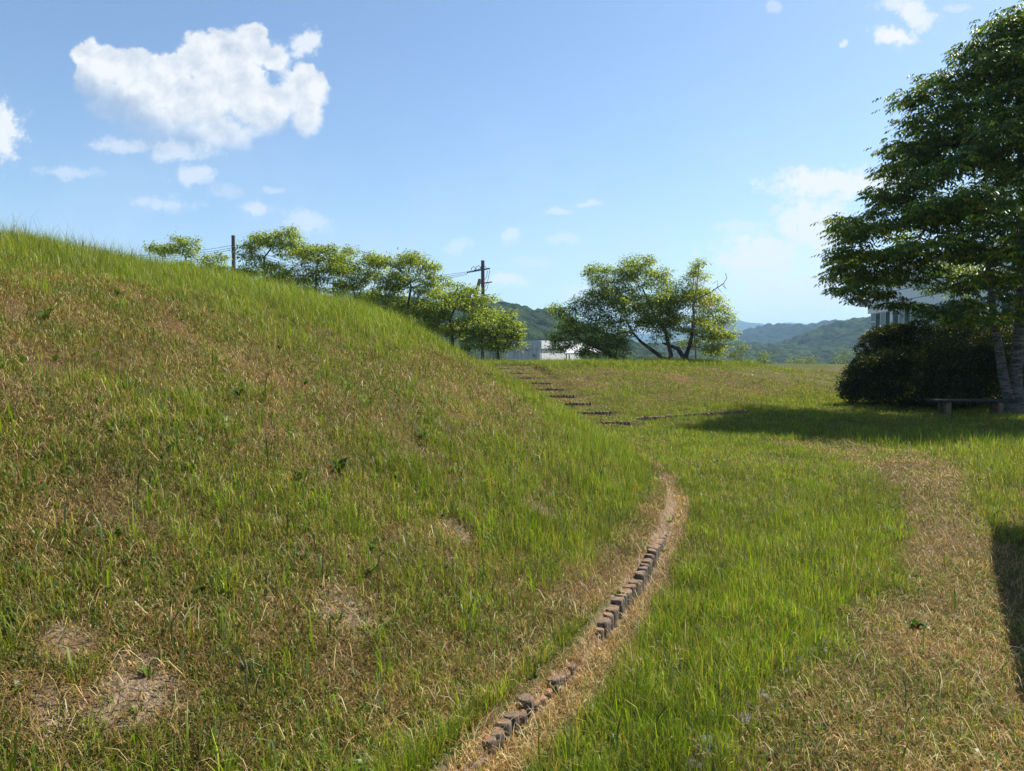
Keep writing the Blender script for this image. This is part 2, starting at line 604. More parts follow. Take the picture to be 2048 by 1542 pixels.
def f_ground(N):
    o = N.n('ShaderNodeNewGeometry').outputs['Position']
    a = N.n('ShaderNodeAttribute', attribute_name='Col')
    rgb = N.n('ShaderNodeSeparateColor', ins={0: a.outputs['Color']})
    f1 = N.noise(o, 55.0, 5.0, 0.7)
    f2 = N.noise(o, 9.0, 4.0, 0.6)
    f3 = N.noise(o, 2.2, 3.0, 0.5)
    vor = N.n('ShaderNodeTexVoronoi', ins={'Vector': N.vm('ADD', o, N.vm('MULTIPLY', N.n('ShaderNodeTexNoise', ins={'Vector': o, 'Scale': 30.0}).outputs['Color'], (.05, .05, .05))), 'Scale': 90.0}).outputs['Distance']
    soil = N.mix(N.ss(f1, .3, .7), (0.055, 0.036, 0.020), (0.21, 0.145, 0.085))
    moss = N.mix(N.ss(f1, .3, .7), (0.05, 0.032, 0.008), (0.17, 0.11, 0.03))
    soil = N.mix(N.m('MULTIPLY', N.ss(f3, .50, .66), 0.7), soil, moss)
    soil = N.mix(N.m('MULTIPLY', N.ss(vor, .25, .05), .35), soil, (0.02, 0.014, 0.009))
    gr = N.mix(N.ss(f1, .3, .7), (0.022, 0.036, 0.007), (0.085, 0.115, 0.022))
    base = N.mix(N.m('MULTIPLY', rgb.outputs[0], N.ss(f2, .15, .6), clamp=True), soil, gr)
    bare = N.mix(N.ss(f1, .25, .7), (0.13, 0.095, 0.065), (0.30, 0.225, 0.16))
    base = N.mix(N.m('MULTIPLY', rgb.outputs[1], N.ss(f2, .35, .6)), base, bare)
    return pbr(N, base, 0.95, 0.1, f1, 0.9, 0.02)


M_ground = mat('turf_soil', f_ground)


def f_bark(c1, c2, sc=6.0, band=0.0):
    def fn(N):
        o = objc(N)
        st = N.vm('MULTIPLY', o, (1, 1, 0.35 if not band else 5.0))
        a = N.noise(st, sc, 6.0, 0.65)
        b = N.noise(o, sc * 5, 4.0, 0.6)
        c = N.mix(N.ss(N.m('ADD', N.m('MULTIPLY', a, .7), N.m('MULTIPLY', b, .3)), .36, .64), c1, c2)
        return pbr(N, c, 0.9, 0.15, a, 0.8, 0.03)
    return fn


M_bark = mat('grey_brown_bark', f_bark((0.035, 0.026, 0.02), (0.17, 0.135, 0.105)))
M_barkp = mat('pale_banded_bark', f_bark((0.035, 0.03, 0.026), (0.20, 0.19, 0.17), 5.0, 1.0))
M_twig = mat('dead_twig', f_bark((0.10, 0.08, 0.065), (0.30, 0.25, 0.21), 20))


def f_logside(N):
    o = objc(N)
    g = N.noise(N.vm('MULTIPLY', o, (1, 1, .12)), 90.0, 5.0, .7)
    b = N.noise(o, 12.0, 3.0, .6)
    c = N.mix(N.ss(g, .35, .65), (0.04, 0.033, 0.027), (0.22, 0.185, 0.155))
    c = N.mix(N.m('MULTIPLY', N.ss(b, .5, .7), .5), c, (0.09, 0.10, 0.075))
    return pbr(N, c, 0.92, 0.1, g, 1.0, 0.01)


def f_logtop(N):
    o = N.n('ShaderNodeNewGeometry').outputs['Position']
    g = N.noise(o, 28.0, 5.0, .65)
    h = N.noise(o, 130.0, 3.0, .65)
    c = N.mix(N.ss(g, .44, .64), (0.16, 0.13, 0.10), (0.33, 0.18, 0.095))
    c = N.mix(N.m('MULTIPLY', N.ss(h, .52, .7), .6), c, (0.07, 0.052, 0.04))
    return pbr(N, c, 0.95, 0.1, h, 0.8, 0.006)


M_logs = mat('weathered_log_side', f_logside)
M_logt = mat('lichen_log_top', f_logtop)


def f_paint(col, dirt=(0.3, 0.3, 0.28), amt=.35, sc=3.0, rough=.6):
    def fn(N):
        o = objc(N)
        a = N.noise(N.vm('MULTIPLY', o, (1, 1, .25)), sc, 6.0, .65)
        b = N.noise(o, sc * 9, 3.0, .6)
        c = N.mix(N.m('MULTIPLY', N.ss(N.m('ADD', N.m('MULTIPLY', a, .75), N.m('MULTIPLY', b, .25)), .45, .72), amt), col, dirt)
        return pbr(N, c, rough, .3, b, .2, .01)
    return fn


M_white = mat('white_wall', f_paint((0.72, 0.72, 0.71)))
M_white2 = mat('white_siding', f_paint((0.82, 0.82, 0.82), amt=.12))
M_grey_shade = mat('grey_paint_and_shade', f_paint((0.50, 0.50, 0.53), (0.25, 0.24, 0.25), .6, 2.0))  # shade of the shed's left side put into the grey; also roof, box
M_greyd = mat('grey_trim', f_paint((0.22, 0.23, 0.24), (0.12, .12, .12), .4, 2.0))
M_conc = mat('weathered_concrete', f_paint((0.30, 0.29, 0.27), (0.10, 0.095, 0.08), .8, 8.0, .9))
M_dwood = mat('dark_bench_wood', f_paint((0.03, 0.028, 0.027), (0.05, 0.05, 0.045), .7, 9.0, .85))
M_pole = mat('dark_pole', f_paint((0.075, 0.06, 0.052), (0.13, 0.115, 0.10), .7, 4.0, .8))
M_poleb = mat('brown_post', f_paint((0.19, 0.115, 0.065), (0.08, 0.06, 0.04), .7, 4.0, .8))
M_wire = mat('black_cable', lambda N: pbr(N, (0.03, 0.03, 0.032), .5, .4))
M_ins = mat('porcelain', lambda N: pbr(N, (0.35, 0.35, 0.36), .3, .5))
M_glass = mat('window_pane', lambda N: pbr(N, (0.035, 0.055, 0.06), .08, .6))
M_glass2 = mat('curtained_pane', lambda N: pbr(N, (0.20, 0.26, 0.27), .25, .5))
M_frame = mat('window_frame', lambda N: pbr(N, (0.62, 0.63, 0.65), .4, .4))
M_stone = mat('grey_stone', f_paint((0.12, 0.11, 0.105), (0.05, 0.045, 0.04), .8, 30.0, .95))
M_roof = mat('shelter_roof', f_paint((0.16, 0.12, 0.09), (0.08, 0.07, 0.06), .6, 3.0, .9))
M_post = mat('shelter_post', f_bark((0.08, 0.055, 0.035), (0.22, 0.16, 0.10), 8))

# ------------------------------------------------------------------ ground
def refine(a, lo, hi, st):
    return np.concatenate([a[a < lo], np.arange(lo, hi, st), a[a >= hi]])


gx = refine(axis(-14, 14, 0.14, 3100), -1.5, 2.6, 0.045)
gy = refine(axis(0.0, 32, 0.14, 3100), 1.6, 10.0, 0.055)
gy = gy[gy > -200]
XX, YY = np.meshgrid(gx, gy)
ZZ = land(XX, YY)
nx, ny = len(gx), len(gy)
V = np.stack([XX.ravel(), YY.ravel(), ZZ.ravel()], 1)
I = np.arange(nx * ny).reshape(ny, nx)
T4 = np.stack([I[:-1, :-1].ravel(), I[:-1, 1:].ravel(), I[1:, 1:].ravel(), I[1:, :-1].ravel()], 1)
g_, L_, b_ = green_map(V[:, 0], V[:, 1])
far = np.hypot(V[:, 0], V[:, 1]) > 60
g_ = np.where(far, 1.0, g_)
go = mesh_obj('ground', V, T4, M_ground, colors=np.stack([g_, b_, g_ * 0], 1), smooth=True)
tag(go, kind='structure')


# ------------------------------------------------------------------ grass
def blades(x, y, L, w, col, lean, fold=0.35, az=None, z=None, tipc=None, rootc=None):
    """two-segment blades: 5 vertices, 3 triangles each"""
    n = len(x)
    z = land(x, y) - 0.006 if z is None else z
    az = rng.uniform(0, 2 * np.pi, n) if az is None else az
    dx, dy = np.cos(az), np.sin(az)
    fa = az + np.pi / 2 + rng.normal(0, .5, n)
    wx, wy = np.cos(fa) * w / 2, np.sin(fa) * w / 2
    a1 = lean * 0.55
    a2 = np.minimum(lean * (1.0 + fold) + fold * .5, 2.3)
    m1, m2 = L * 0.55, L * 0.45
    bx, by, bz = x, y, z
    cx = bx + dx * np.sin(a1) * m1; cy = by + dy * np.sin(a1) * m1; cz = bz + np.cos(a1) * m1
    tx = cx + dx * np.sin(a2) * m2; ty = cy + dy * np.sin(a2) * m2; tz = cz + np.cos(a2) * m2
    Vv = np.empty((n, 5, 3), np.float32)
    Vv[:, 0] = np.stack([bx - wx, by - wy, bz], 1)
    Vv[:, 1] = np.stack([bx + wx, by + wy, bz], 1)
    Vv[:, 2] = np.stack([cx + wx * .9, cy + wy * .9, cz], 1)
    Vv[:, 3] = np.stack([cx - wx * .9, cy - wy * .9, cz], 1)
    Vv[:, 4] = np.stack([tx, ty, tz], 1)
    i = np.arange(n)[:, None, None] * 5
    Tt = (np.array([[0, 1, 2], [0, 2, 3], [3, 2, 4]])[None] + i).reshape(-1, 3)
    C = np.repeat(col[:, None, :], 5, 1).astype(np.float32)
    if rootc is not None:
        C[:, 0:2] = C[:, 0:2] * .45 + rootc * .55
    if tipc is not None:
        C[:, 4] = tipc
    return Vv.reshape(-1, 3), Tt, C.reshape(-1, 3)


def spread(n, dmin, dmax, power, amax=41.0):
    """points over the view wedge (plus a margin), density ~ d**-power"""
    u = rng.random(n)
    e = 2.0 - power
    d = (dmin ** e + u * (dmax ** e - dmin ** e)) ** (1 / e) if abs(e) > 1e-6 else dmin * (dmax / dmin) ** u
    a = np.radians(rng.uniform(-amax, amax, n))
    return d * np.sin(a), d * np.cos(a), d


def seen(x, y):
    """drop what lies well behind the brow of the mound"""
    t = mound_t(x, y)
    z = land(x, y, False)
    k = np.ones(x.shape, bool)
    for f_ in (0.93, 0.85, 0.75, 0.6, 0.45):
        zz = land(x * f_, y * f_, False)
        k &= (EYE + 0.45 + (z - EYE) * f_) > zz - 0.15
    return k


GREEN_A = np.array([0.128, 0.198, 0.010]); GREEN_B = np.array([0.235, 0.285, 0.015]); GREEN_C = np.array([0.040, 0.085, 0.022]); GREEN_Y = np.array([0.20, 0.20, 0.035])
ST_A = np.array([0.40, 0.28, 0.105]); ST_B = np.array([0.21, 0.135, 0.042]); ST_C = np.array([0.55, 0.43, 0.22]); ST_R = np.array([0.27, 0.145, 0.045])
ROOT = np.array([0.15, 0.125, 0.045])


def pick(n, cols, probs, var=0.22):
    c = np.array(cols)[rng.choice(len(cols), n, p=probs)]
    c = c * (1 + rng.normal(0, var, (n, 1)))
    c = c * (1 + rng.normal(0, .07, (n, 3)))
    return np.clip(c, 0.004, 0.6)


def join(parts):
    Vs, Ts, Cs = [], [], []
    o = 0
    for v, t, c in parts:
        Vs.append(v); Ts.append(t + o); Cs.append(c)
        o += len(v)
    return np.concatenate(Vs), np.concatenate(Ts), np.concatenate(Cs)


def in_front_of_logs(x, y):
    return np.abs(seg_dist(x, y, log_pts)) < 0.05


# 1. fine turf: short blades in numbers that follow the green map
parts_g = []
x, y, d = spread(2500000, 1.5, 36, 1.3)
g, L, bare = green_map(x, y)
keep = (rng.random(len(x)) < np.clip(g, 0.03, 1.1) ** 1.25 * .9 * (.35 + .65 * sstep(vnoise(x * 14, y * 14, 401), .25, .6))) & seen(x, y) & ~((in_front_of_logs(x, y)) & (y < 11)) & (rng.random(len(x)) > bare * .85)
x, y, d, g, L = x[keep], y[keep], d[keep], g[keep], L[keep]
n = len(x)
print('turf blades', n)
Lb = .9 * L * rng.lognormal(0.0, .38, n) * (0.75 + 0.45 * g)
w = 0.0025 * rng.uniform(.7, 1.5, n) * np.maximum(1, d / 8.5)
patch = fbm(x * .5, y * .5, 77, 3)
col = pick(n, [GREEN_A, GREEN_B, GREEN_C, GREEN_Y, ST_A], [.34, .30, .14, .12, .10])
col *= (.72 + .56 * vnoise(x * 6, y * 6, 402))[:, None]
col *= (0.82 + .45 * patch)[:, None]
warm = np.where(berm_s(x, y) > 0, .35, .0) + 0.25 * (mound_t(x, y) > 1.2)
col = col * (1 - warm[:, None] * .5) + warm[:, None] * .5 * np.array([0.19, 0.19, 0.03])
parts_g.append(blades(x, y, Lb, w, col, np.abs(rng.normal(.30, .28, n)), .5, rootc=ROOT))

# 2. taller tufts on the mound, the lawn edge and the berm
x, y, d = spread(30000, 1.6, 34, 1.15)
g, L, bare = green_map(x, y)
t = mound_t(x, y)
a_, l_ = step_uv(x, y)
pr = (1 - .97 * ((np.abs(l_) < .75) & (a_ > -1) & (a_ < 11))) * np.where(t > 0.1, 0.34 + .5 * g, 0.20 * g + .05) * (1 - bare * .8)
keep = (rng.random(len(x)) < pr) & seen(x, y) & ~in_front_of_logs(x, y)
x, y, d, g, L, t = [q[keep] for q in (x, y, d, g, L, t)]
nb = rng.integers(3, 12, len(x))
idx = np.repeat(np.arange(len(x)), nb)
n = len(idx)
print('tuft blades', n)
r = np.abs(rng.normal(0, .022, n)) * (1 + d[idx] / 18); th = rng.uniform(0, 2 * np.pi, n)
bx, by = x[idx] + r * np.cos(th), y[idx] + r * np.sin(th)
size = rng.lognormal(0, .38, len(x))[idx]
Lb = np.where(t[idx] > .1, 0.094 - .045 * sstep(by, 8, 12) * sstep(bx, -3, -1), 0.088) * size * rng.uniform(.55, 1.2, n)
Lb = np.minimum(Lb, 0.30) * (1 - .3 * sstep(t[idx], 2.0, 3.2))
w = np.clip(Lb * .032, .003, .0085) * rng.uniform(.7, 1.25, n) * np.maximum(1, d[idx] / 11)
tc_ = pick(len(x), [GREEN_A, GREEN_B, GREEN_C], [.5, .25, .25], .2)[idx]
col = tc_ * (1 + rng.normal(0, .12, (n, 1)))
parts_g.append(blades(bx, by, Lb, w, np.clip(col, .01, .5), np.abs(rng.normal(.22, .26, n)) + r * 4, .75, az=th, rootc=ROOT))

# 3. a few long broad blades
x, y, d = spread(9000, 1.9, 24, 1.1)
g, L, bare = green_map(x, y)
t = mound_t(x, y)
keep = (rng.random(len(x)) < np.where(t > .2, .6, .12) * (1 - .8 * sstep(y, 8, 11) * sstep(x, -3, -1))) & seen(x, y) & ~in_front_of_logs(x, y) & (bare < .5)
x, y, d, g, t = [q[keep] for q in (x, y, d, g, t)]
n = len(x)
Lb = rng.uniform(.13, .25, n) * (1 - .45 * sstep(t, 2.0, 3.2))
w = rng.uniform(.0045, .009, n) * np.maximum(1, d / 14)
col = pick(n, [GREEN_C, GREEN_A, np.array([.06, .13, .03])], [.4, .3, .3], .2)
parts_g.append(blades(x, y, Lb, w, col, np.abs(rng.normal(.35, .3, n)), 1.1, rootc=ROOT))
# two big blades by the log edging near the viewer
Vg, Tg, Cg = join(parts_g)
gob = mesh_obj('grass', Vg, Tg, M_grass, colors=Cg)
tag(gob, 'green grass blades covering the mound, the lawn and the bank', 'grass', kind='stuff')

# 4. cut, dead straw lying among it
parts_s = []
x, y, d = spread(1600000, 1.5, 30, 1.4)
g, L, bare = green_map(x, y)
soil = soil_patch(x, y, fbm(x * 3.1, y * 3.1, 57, 3))
keep = (rng.random(len(x)) < (1 - soil * .8) * np.clip(1.05 - g * .80 + bare * .2, .22, 1)) & seen(x, y) & ~((in_front_of_logs(x, y)) & (y < 11) & (y > 4.1) & (rng.random(len(x)) < .8))
x, y, d, g, bare = [q[keep] for q in (x, y, d, g, bare)]
n = len(x)
print('straw', n)
Lb = rng.lognormal(-3.35, .45, n)
w = 0.0023 * rng.uniform(.6, 1.5, n) * np.maximum(1, d / 5.5)
clump = fbm(x * 7, y * 7, 91, 3)
pale = fbm(x * 1.1, y * 1.1, 13, 3)
col = pick(n, [ST_A, ST_B, ST_C, ST_R, GREEN_Y * .7], [.30, .31, .08, .17, .14], .26)
col *= (0.50 + 0.85 * pale)[:, None]
col = col * (1 + bare[:, None] * .5)
moss = sstep(fbm(x * .8, y * .8, 41, 3), .52, .66) * (mound_t(x, y) > .2)
col = col * (1 - moss[:, None] * .55) + moss[:, None] * .55 * np.array([.17, .115, .028])
zz = land(x, y) + rng.random(n) * 0.022 * (0.4 + 1.2 * clump)
lean = rng.uniform(.75, 1.55, n)
parts_s.append(blades(x, y, Lb, w, col, lean, .35 * rng.random(n), z=zz))
# low green seedlings/moss leaves between the straw
x, y, d = spread(700000, 1.5, 24, 1.45)
g, L, bare = green_map(x, y)
nn = fbm(x * 2.3, y * 2.3, 201, 3)
keep = (rng.random(len(x)) < sstep(nn, .32, .56) * (1 - bare * .6)) & seen(x, y) & ~in_front_of_logs(x, y)
x, y, d = x[keep], y[keep], d[keep]
n = len(x)
col = pick(n, [np.array([.11, .155, .020]), np.array([.17, .18, .03]), np.array([.06, .10, .015])], [.45, .25, .3], .25)
Vs, Ts, Cs = blades(x, y, rng.uniform(.012, .045, n), .0042 * rng.uniform(.7, 1.5, n) * np.maximum(1, d / 6), col, rng.uniform(.3, 1.4, n), .6, z=land(x, y) + rng.random(n) * .012)
lw = [(Vs, Ts, Cs)]
x, y, d = spread(2600, 1.7, 12, 1.3)
keep = (rng.random(len(x)) < np.where(mound_t(x, y) > .2, .55, .25)) & seen(x, y)
x, y, d = x[keep], y[keep], d[keep]
nb = rng.integers(5, 11, len(x)); idx = np.repeat(np.arange(len(x)), nb); n = len(idx)
th = rng.uniform(0, 2 * np.pi, n)
szw = rng.lognormal(0, .35, len(x))[idx]
cw = pick(len(x), [np.array([.05, .10, .02]), np.array([.10, .16, .025]), np.array([.16, .19, .04])], [.45, .35, .2], .2)[idx]
lw.append(blades(x[idx] + .008 * np.cos(th), y[idx] + .008 * np.sin(th), .042 * szw * rng.uniform(.6, 1.2, n), .011 * szw * rng.uniform(.7, 1.2, n), cw, rng.uniform(.5, 1.3, n), .5, az=th, z=land(x[idx], y[idx]) + .006))
Vs, Ts, Cs = join(lw)
sob = mesh_obj('low_weeds', Vs, Ts, M_grass, colors=Cs)
tag(sob, 'low moss and seedling leaves between the dry straw', 'weeds', kind='stuff')
# long pale straw stalks lying in loose wisps
x, y, d = spread(26000, 1.6, 14, 1.2)
g, L, bare = green_map(x, y)
keep = (rng.random(len(x)) < np.clip(.55 - .4 * g + .5 * bare, .03, 1) * np.where(mound_t(x, y) > .15, .45, 1)) & seen(x, y)
x, y, d = x[keep], y[keep], d[keep]
n = len(x)
col = pick(n, [ST_C, ST_A, np.array([.5, .42, .27])], [.4, .35, .25], .2)
parts_s.append(blades(x, y, rng.uniform(.06, .16, n), .0026 * rng.uniform(.7, 1.4, n) * np.maximum(1, d / 8), col, rng.uniform(1.2, 1.5, n), .1, z=land(x, y) + rng.random(n) * .03 + .006))
Vs, Ts, Cs = join(parts_s)
sob = mesh_obj('dry_grass', Vs, Ts, M_straw, colors=Cs)
tag(sob, 'brown cut straw lying over the mound and the trodden path', 'dry grass', kind='stuff')

# 5. clover: little round yellow-green leaves
x, y, d = spread(9000, 1.7, 9, 1.3)
nn = fbm(x * 1.4, y * 1.4, 303, 3)
keep = (rng.random(len(x)) < sstep(nn, .48, .66) * np.where(mound_t(x, y) > .2, 1, .12)) & seen(x, y)
x, y, d = x[keep], y[keep], d[keep]
n = len(x)
rr = rng.uniform(.003, .0075, n)
c0 = np.stack([x, y, land(x, y) + rng.uniform(.01, .035, n)], 1)
nrm = np.stack([rng.normal(0, .35, n), rng.normal(0, .35, n), np.ones(n)], 1)
nrm /= np.linalg.norm(nrm, axis=1)[:, None]
ax = np.cross(nrm, np.array([1.0, .2, 0])); ax /= np.linalg.norm(ax, axis=1)[:, None]
ay = np.cross(nrm, ax)
ang = np.arange(6) * np.pi / 3
ring = c0[:, None] + rr[:, None, None] * (ax[:, None] * np.cos(ang)[None, :, None] + ay[:, None] * np.sin(ang)[None, :, None])
Vc = ring.reshape(-1, 3)
Tc = (np.array([[0, 1, 2], [0, 2, 3], [0, 3, 4], [0, 4, 5]])[None] + np.arange(n)[:, None, None] * 6).reshape(-1, 3)
cc_ = np.repeat(pick(n, [np.array([.30, .36, .06]), np.array([.38, .40, .12]), np.array([.16, .24, .05])], [.4, .2, .4], .15), 6, 0)
clo = mesh_obj('clover', Vc, Tc, M_grass, colors=cc_)
tag(clo, 'tiny round yellow-green clover leaves scattered over the mound', 'clover', kind='stuff')


# ------------------------------------------------------------------ log edging and steps
def log_mesh(seed, r=0.036, h=0.34):
    rg = random.Random(seed)
    n = 14
    ph = [rg.uniform(0, 6.28) for _ in range(3)]

    def rad(th):
        return r * (1 + .06 * math.sin(2 * th + ph[0]) + .045 * math.sin(3 * th + ph[1]) + .03 * math.sin(7 * th + ph[2]))
    mb = MB()
    zs = [(-h, 1.0), (-.02, 1.0), (-.006, .97), (0.0, .86)]
    vs = []
    for z, k in zs:
        for i in range(n):
            th = 2 * math.pi * i / n
            zz = z + (0.004 * math.sin(th + ph[0]) if z > -.1 else 0)
            vs.append((rad(th) * k * math.cos(th), rad(th) * k * math.sin(th), zz))
    vs.append((0, 0, .002 + rg.uniform(-.003, .003)))
    fs, fm = [], []
    for j in range(3):
        for i in range(n):
            k = (i + 1) % n
            fs.append((j * n + i, j * n + k, j * n + n + k, j * n + n + i)); fm.append(0 if j < 2 else 1)
    for i in range(n):
        fs.append((3 * n + i, 3 * n + (i + 1) % n, 4 * n)); fm.append(1)
    me = bpy.data.meshes.new('log')
    me.from_pydata(vs, [], fs)
    me.materials.append(M_logs); me.materials.append(M_logt)
    for p, m_ in zip(me.polygons, fm):
        p.material_index = m_
        p.use_smooth = m_ == 0
    me.update()
    return me


LOGM = [log_mesh(s) for s in range(8)]


def put_log(parent, x, y, z, s=1.0):
    o = bpy.data.objects.new('log', random.choice(LOGM))
    COL.objects.link(o)
    o.parent = parent
    o.location = Vector((x, y, z)) - parent.location
    o.rotation_euler = (random.gauss(0, .03), random.gauss(0, .03), random.uniform(0, 6.28))
    o.scale = (s, s, 1)


def resample(line, step):
    line = np.asarray(line, float)
    # smooth it a little first (Chaikin)
    for _ in range(2):
        q = [line[0]]
        for a, b in zip(line[:-1], line[1:]):
            q += [a * .75 + b * .25, a * .25 + b * .75]
        q.append(line[-1])
        line = np.array(q)
    sg = np.hypot(*np.diff(line, axis=0).T)
    cum = np.concatenate([[0], np.cumsum(sg)])
    ss_ = np.arange(0, cum[-1], step)
    return np.stack([np.interp(ss_, cum, line[:, 0]), np.interp(ss_, cum, line[:, 1])], 1)


ed = thing('log_edging', 'curved edging of short weathered logs along the foot of the grass mound', 'edging', (1.0, 5.5, 0))
pts = resample(log_line, 0.070)
for k, (x_, y_) in enumerate(pts):
    n_ = float(vnoise(np.array([k * .17]), np.array([0.5]), 3)[0])
    top = 0.068 + 0.012 * math.sin(k * .35) + random.gauss(0, .007)
    if 3.30 < y_ < 4.05: top -= (0.05 if (k // 4) % 3 else 0.02) + 0.02 * n_                  # sunk under straw
    if y_ > 5.6: top -= 0.05 * float(sstep(y_, 5.6, 6.6))
    top -= 0.012
    if y_ <= 3.30 and (k // 3) % 3 == 1: top -= .035
    if random.random() < .22: top -= random.uniform(.01, .04)
    put_log(ed, x_, y_, top, random.uniform(.94, 1.06))

e2 = thing('log_edging', 'low straight edging of dark logs at the foot of the far grass bank', 'edging', (4.5, 18, 0))
p0, p1 = G(1268, 843), G(1500, 827)
L2 = float(np.hypot(*(p1 - p0)))
for k in range(int(L2 / .085)):
    q = p0 + (p1 - p0) * (k * .085 / L2)
    put_log(e2, q[0], q[1] + random.gauss(0, .006), 0.09 + random.gauss(0, .007), 1.0)

STEPPX = [(1196, 1262, 839, 0), (1160, 1225, 820, 0), (1140, 1184, 803, 0), (1108, 1150, 787, 0), (1078, 1129, 774, 0), (1056, 1103, 762, 0), (1030, 1071, 748, 0), (1012, 1046, 737, 0), (992, 1018, 724.5, 0)]
names = ['bottom', 'second', 'third', 'fourth', 'fifth', 'sixth', 'seventh', 'eighth', 'topmost']
for k in range(NST):
    a_ = _sl * k / (NST - 1)
    c = STEP0 + _sd * a_
    zt = (k + .72) * (1.0 / NST) * 1.08 * .97 + .03
    # right end from the photograph, 1.15 m wide
    u, v = uv_of(STEPPX[k][1], STEPPX[k][2])
    xr = u * c[1]
    st = thing('log_step', '%s log step of the stair climbing between mound and bank' % names[k], 'step', (xr - .5, c[1], zt - .1), group='log steps up the bank')
    for j in range(13):
        put_log(st, xr - .042 - j * .083, c[1] - .02 + j * .008 + random.gauss(0, .004), zt - .03 + random.gauss(0, .008), 1.0)
# the worn kerb just below the first step
# ------------------------------------------------------------------ stones on the path edge
def stone(x, y, r, label, flat=.45, group=None):
    nr, ns = 7, 12
    mb = MB()
    vs = []
    ph = [random.uniform(0, 6.28) for _ in range(6)]
    for i in range(1, nr):
        el = math.pi * i / nr
        for j in range(ns):
            th = 2 * math.pi * j / ns
            q = 1 + .16 * math.sin(2 * th + ph[0]) + .10 * math.sin(3 * th + 2 * el + ph[1]) + .07 * math.sin(5 * th + ph[2] - el * 3)
            vs.append((r * q * math.sin(el) * math.cos(th) * 1.25, r * q * math.sin(el) * math.sin(th), r * flat * math.cos(el) * q))
    t_, b_i = len(vs), len(vs) + 1
    vs += [(0, 0, r * flat), (0, 0, -r * flat)]
    fs = []
    for i in range(nr - 2):
        for j in range(ns):
            k = (j + 1) % ns
            fs.append((i * ns + j, (i + 1) * ns + j, (i + 1) * ns + k, i * ns + k))
    for j in range(ns):
        k = (j + 1) % ns
        fs.append((t_, j, k)); fs.append((b_i, (nr - 2) * ns + k, (nr - 2) * ns + j))
    mb.add(vs, fs)
    o = mb.build('stone', M_stone, smooth=False)
    o.location = (x, y, float(land(np.array([x]), np.array([y]))[0]) + .004 + r * flat * .3)
    o.rotation_euler = (random.gauss(0, .12), random.gauss(0, .12), random.uniform(0, 6.28))
    return tag(o, label, 'stone', group)


SG = 'grey stones sunk along the edge of the path'
for (px, py, r, lab) in ((1500, 1428, .040, 'dark rounded stone standing clear of the straw at the path edge'),
                         (1528, 1402, .050, 'grey stone beside a wisp of pale straw at the path edge'),
                         (1488, 1446, .045, 'broad low stone just in front of the dark rounded stone'),
                         (1452, 1480, .040, 'pointed grey stone tilted out of the turf near the bottom edge'),
                         (1414, 1508, .060, 'broad flat stone among short grass near the bottom edge'),
                         (1642, 1286, .055, 'pale flat stone farthest up the row beside the lush grass'),
                         (1627, 1305, .05, 'pale stone touching the one at the top of the row'),
                         (1600, 1321, .042, 'small bluish stone in the middle of the row'),
                         (1575, 1352, .042, 'half buried stone below the small bluish stone'),
                         (1776, 1062, .055, 'lone pale stone at the corner of the lush grass and the path'),
                         (1372, 1534, .055, 'pale stone at the very bottom edge of the view')):
    q = G(px, py)
    stone(q[0], q[1], r, lab, group=SG)


# ------------------------------------------------------------------ trees
def colonize(seeds, A, step=0.3, kill=None, bias=(0, 0, .0), iters=400, rnd=.25, seed=1):
    """grow a branching skeleton from seed polylines towards attractor points"""
    rg = np.random.default_rng(seed)
    kill = kill or step * 1.35
    nodes, par = [], []
    for (pl, attach) in seeds:
        prev = attach
        for p in pl:
            nodes.append(np.array(p, float)); par.append(prev)
            prev = len(nodes) - 1
    nodes = list(nodes)
    A = np.array(A, float)
    N0 = np.array(nodes)
    dd = np.linalg.norm(A[:, None] - N0[None], axis=2)
    near, dist = dd.argmin(1), dd.min(1)
    alive = dist > kill
    bias = np.array(bias)
    for it in range(iters):
        if not alive.any(): break
        idx = np.nonzero(alive)[0]
        arr = np.array(nodes)
        dirs = A[idx] - arr[near[idx]]
        dirs /= np.linalg.norm(dirs, axis=1)[:, None] + 1e-9
        new = []
        for nd in np.unique(near[idx]):
            s = dirs[near[idx] == nd].sum(0)
            s = s / (np.linalg.norm(s) + 1e-9) + rg.normal(0, rnd, 3) + bias
            s /= np.linalg.norm(s) + 1e-9
            new.append((nd, arr[nd] + s * step))
        base_i = len(nodes)
        for nd, p in new:
            nodes.append(p); par.append(int(nd))
        NP = np.array([p for _, p in new])
        dd = np.linalg.norm(A[idx][:, None] - NP[None], axis=2)
        m, am = dd.min(1), dd.argmin(1)
        better = m < dist[idx]
        near[idx[better]] = base_i + am[better]
        dist[idx[better]] = m[better]
        alive[idx] = dist[idx] > kill
        if len(nodes) > 14000: break
    return np.array(nodes), np.array(par)


def radii(nodes, par, r0=.008, ex=2.3, rmax=None, fixed=None):
    n = len(nodes)
    acc = np.zeros(n)
    kids = np.zeros(n, int)
    for i in range(n - 1, -1, -1):
        if acc[i] == 0: acc[i] = r0 ** ex
        if par[i] >= 0:
            acc[par[i]] += acc[i]; kids[par[i]] += 1
    r = acc ** (1 / ex)
    if rmax is not None:
        r = r * np.minimum(1, rmax / r.max()) if r.max() > rmax else r
    if fixed:
        for i, v in fixed.items():
            r[i] = v
    return r, kids


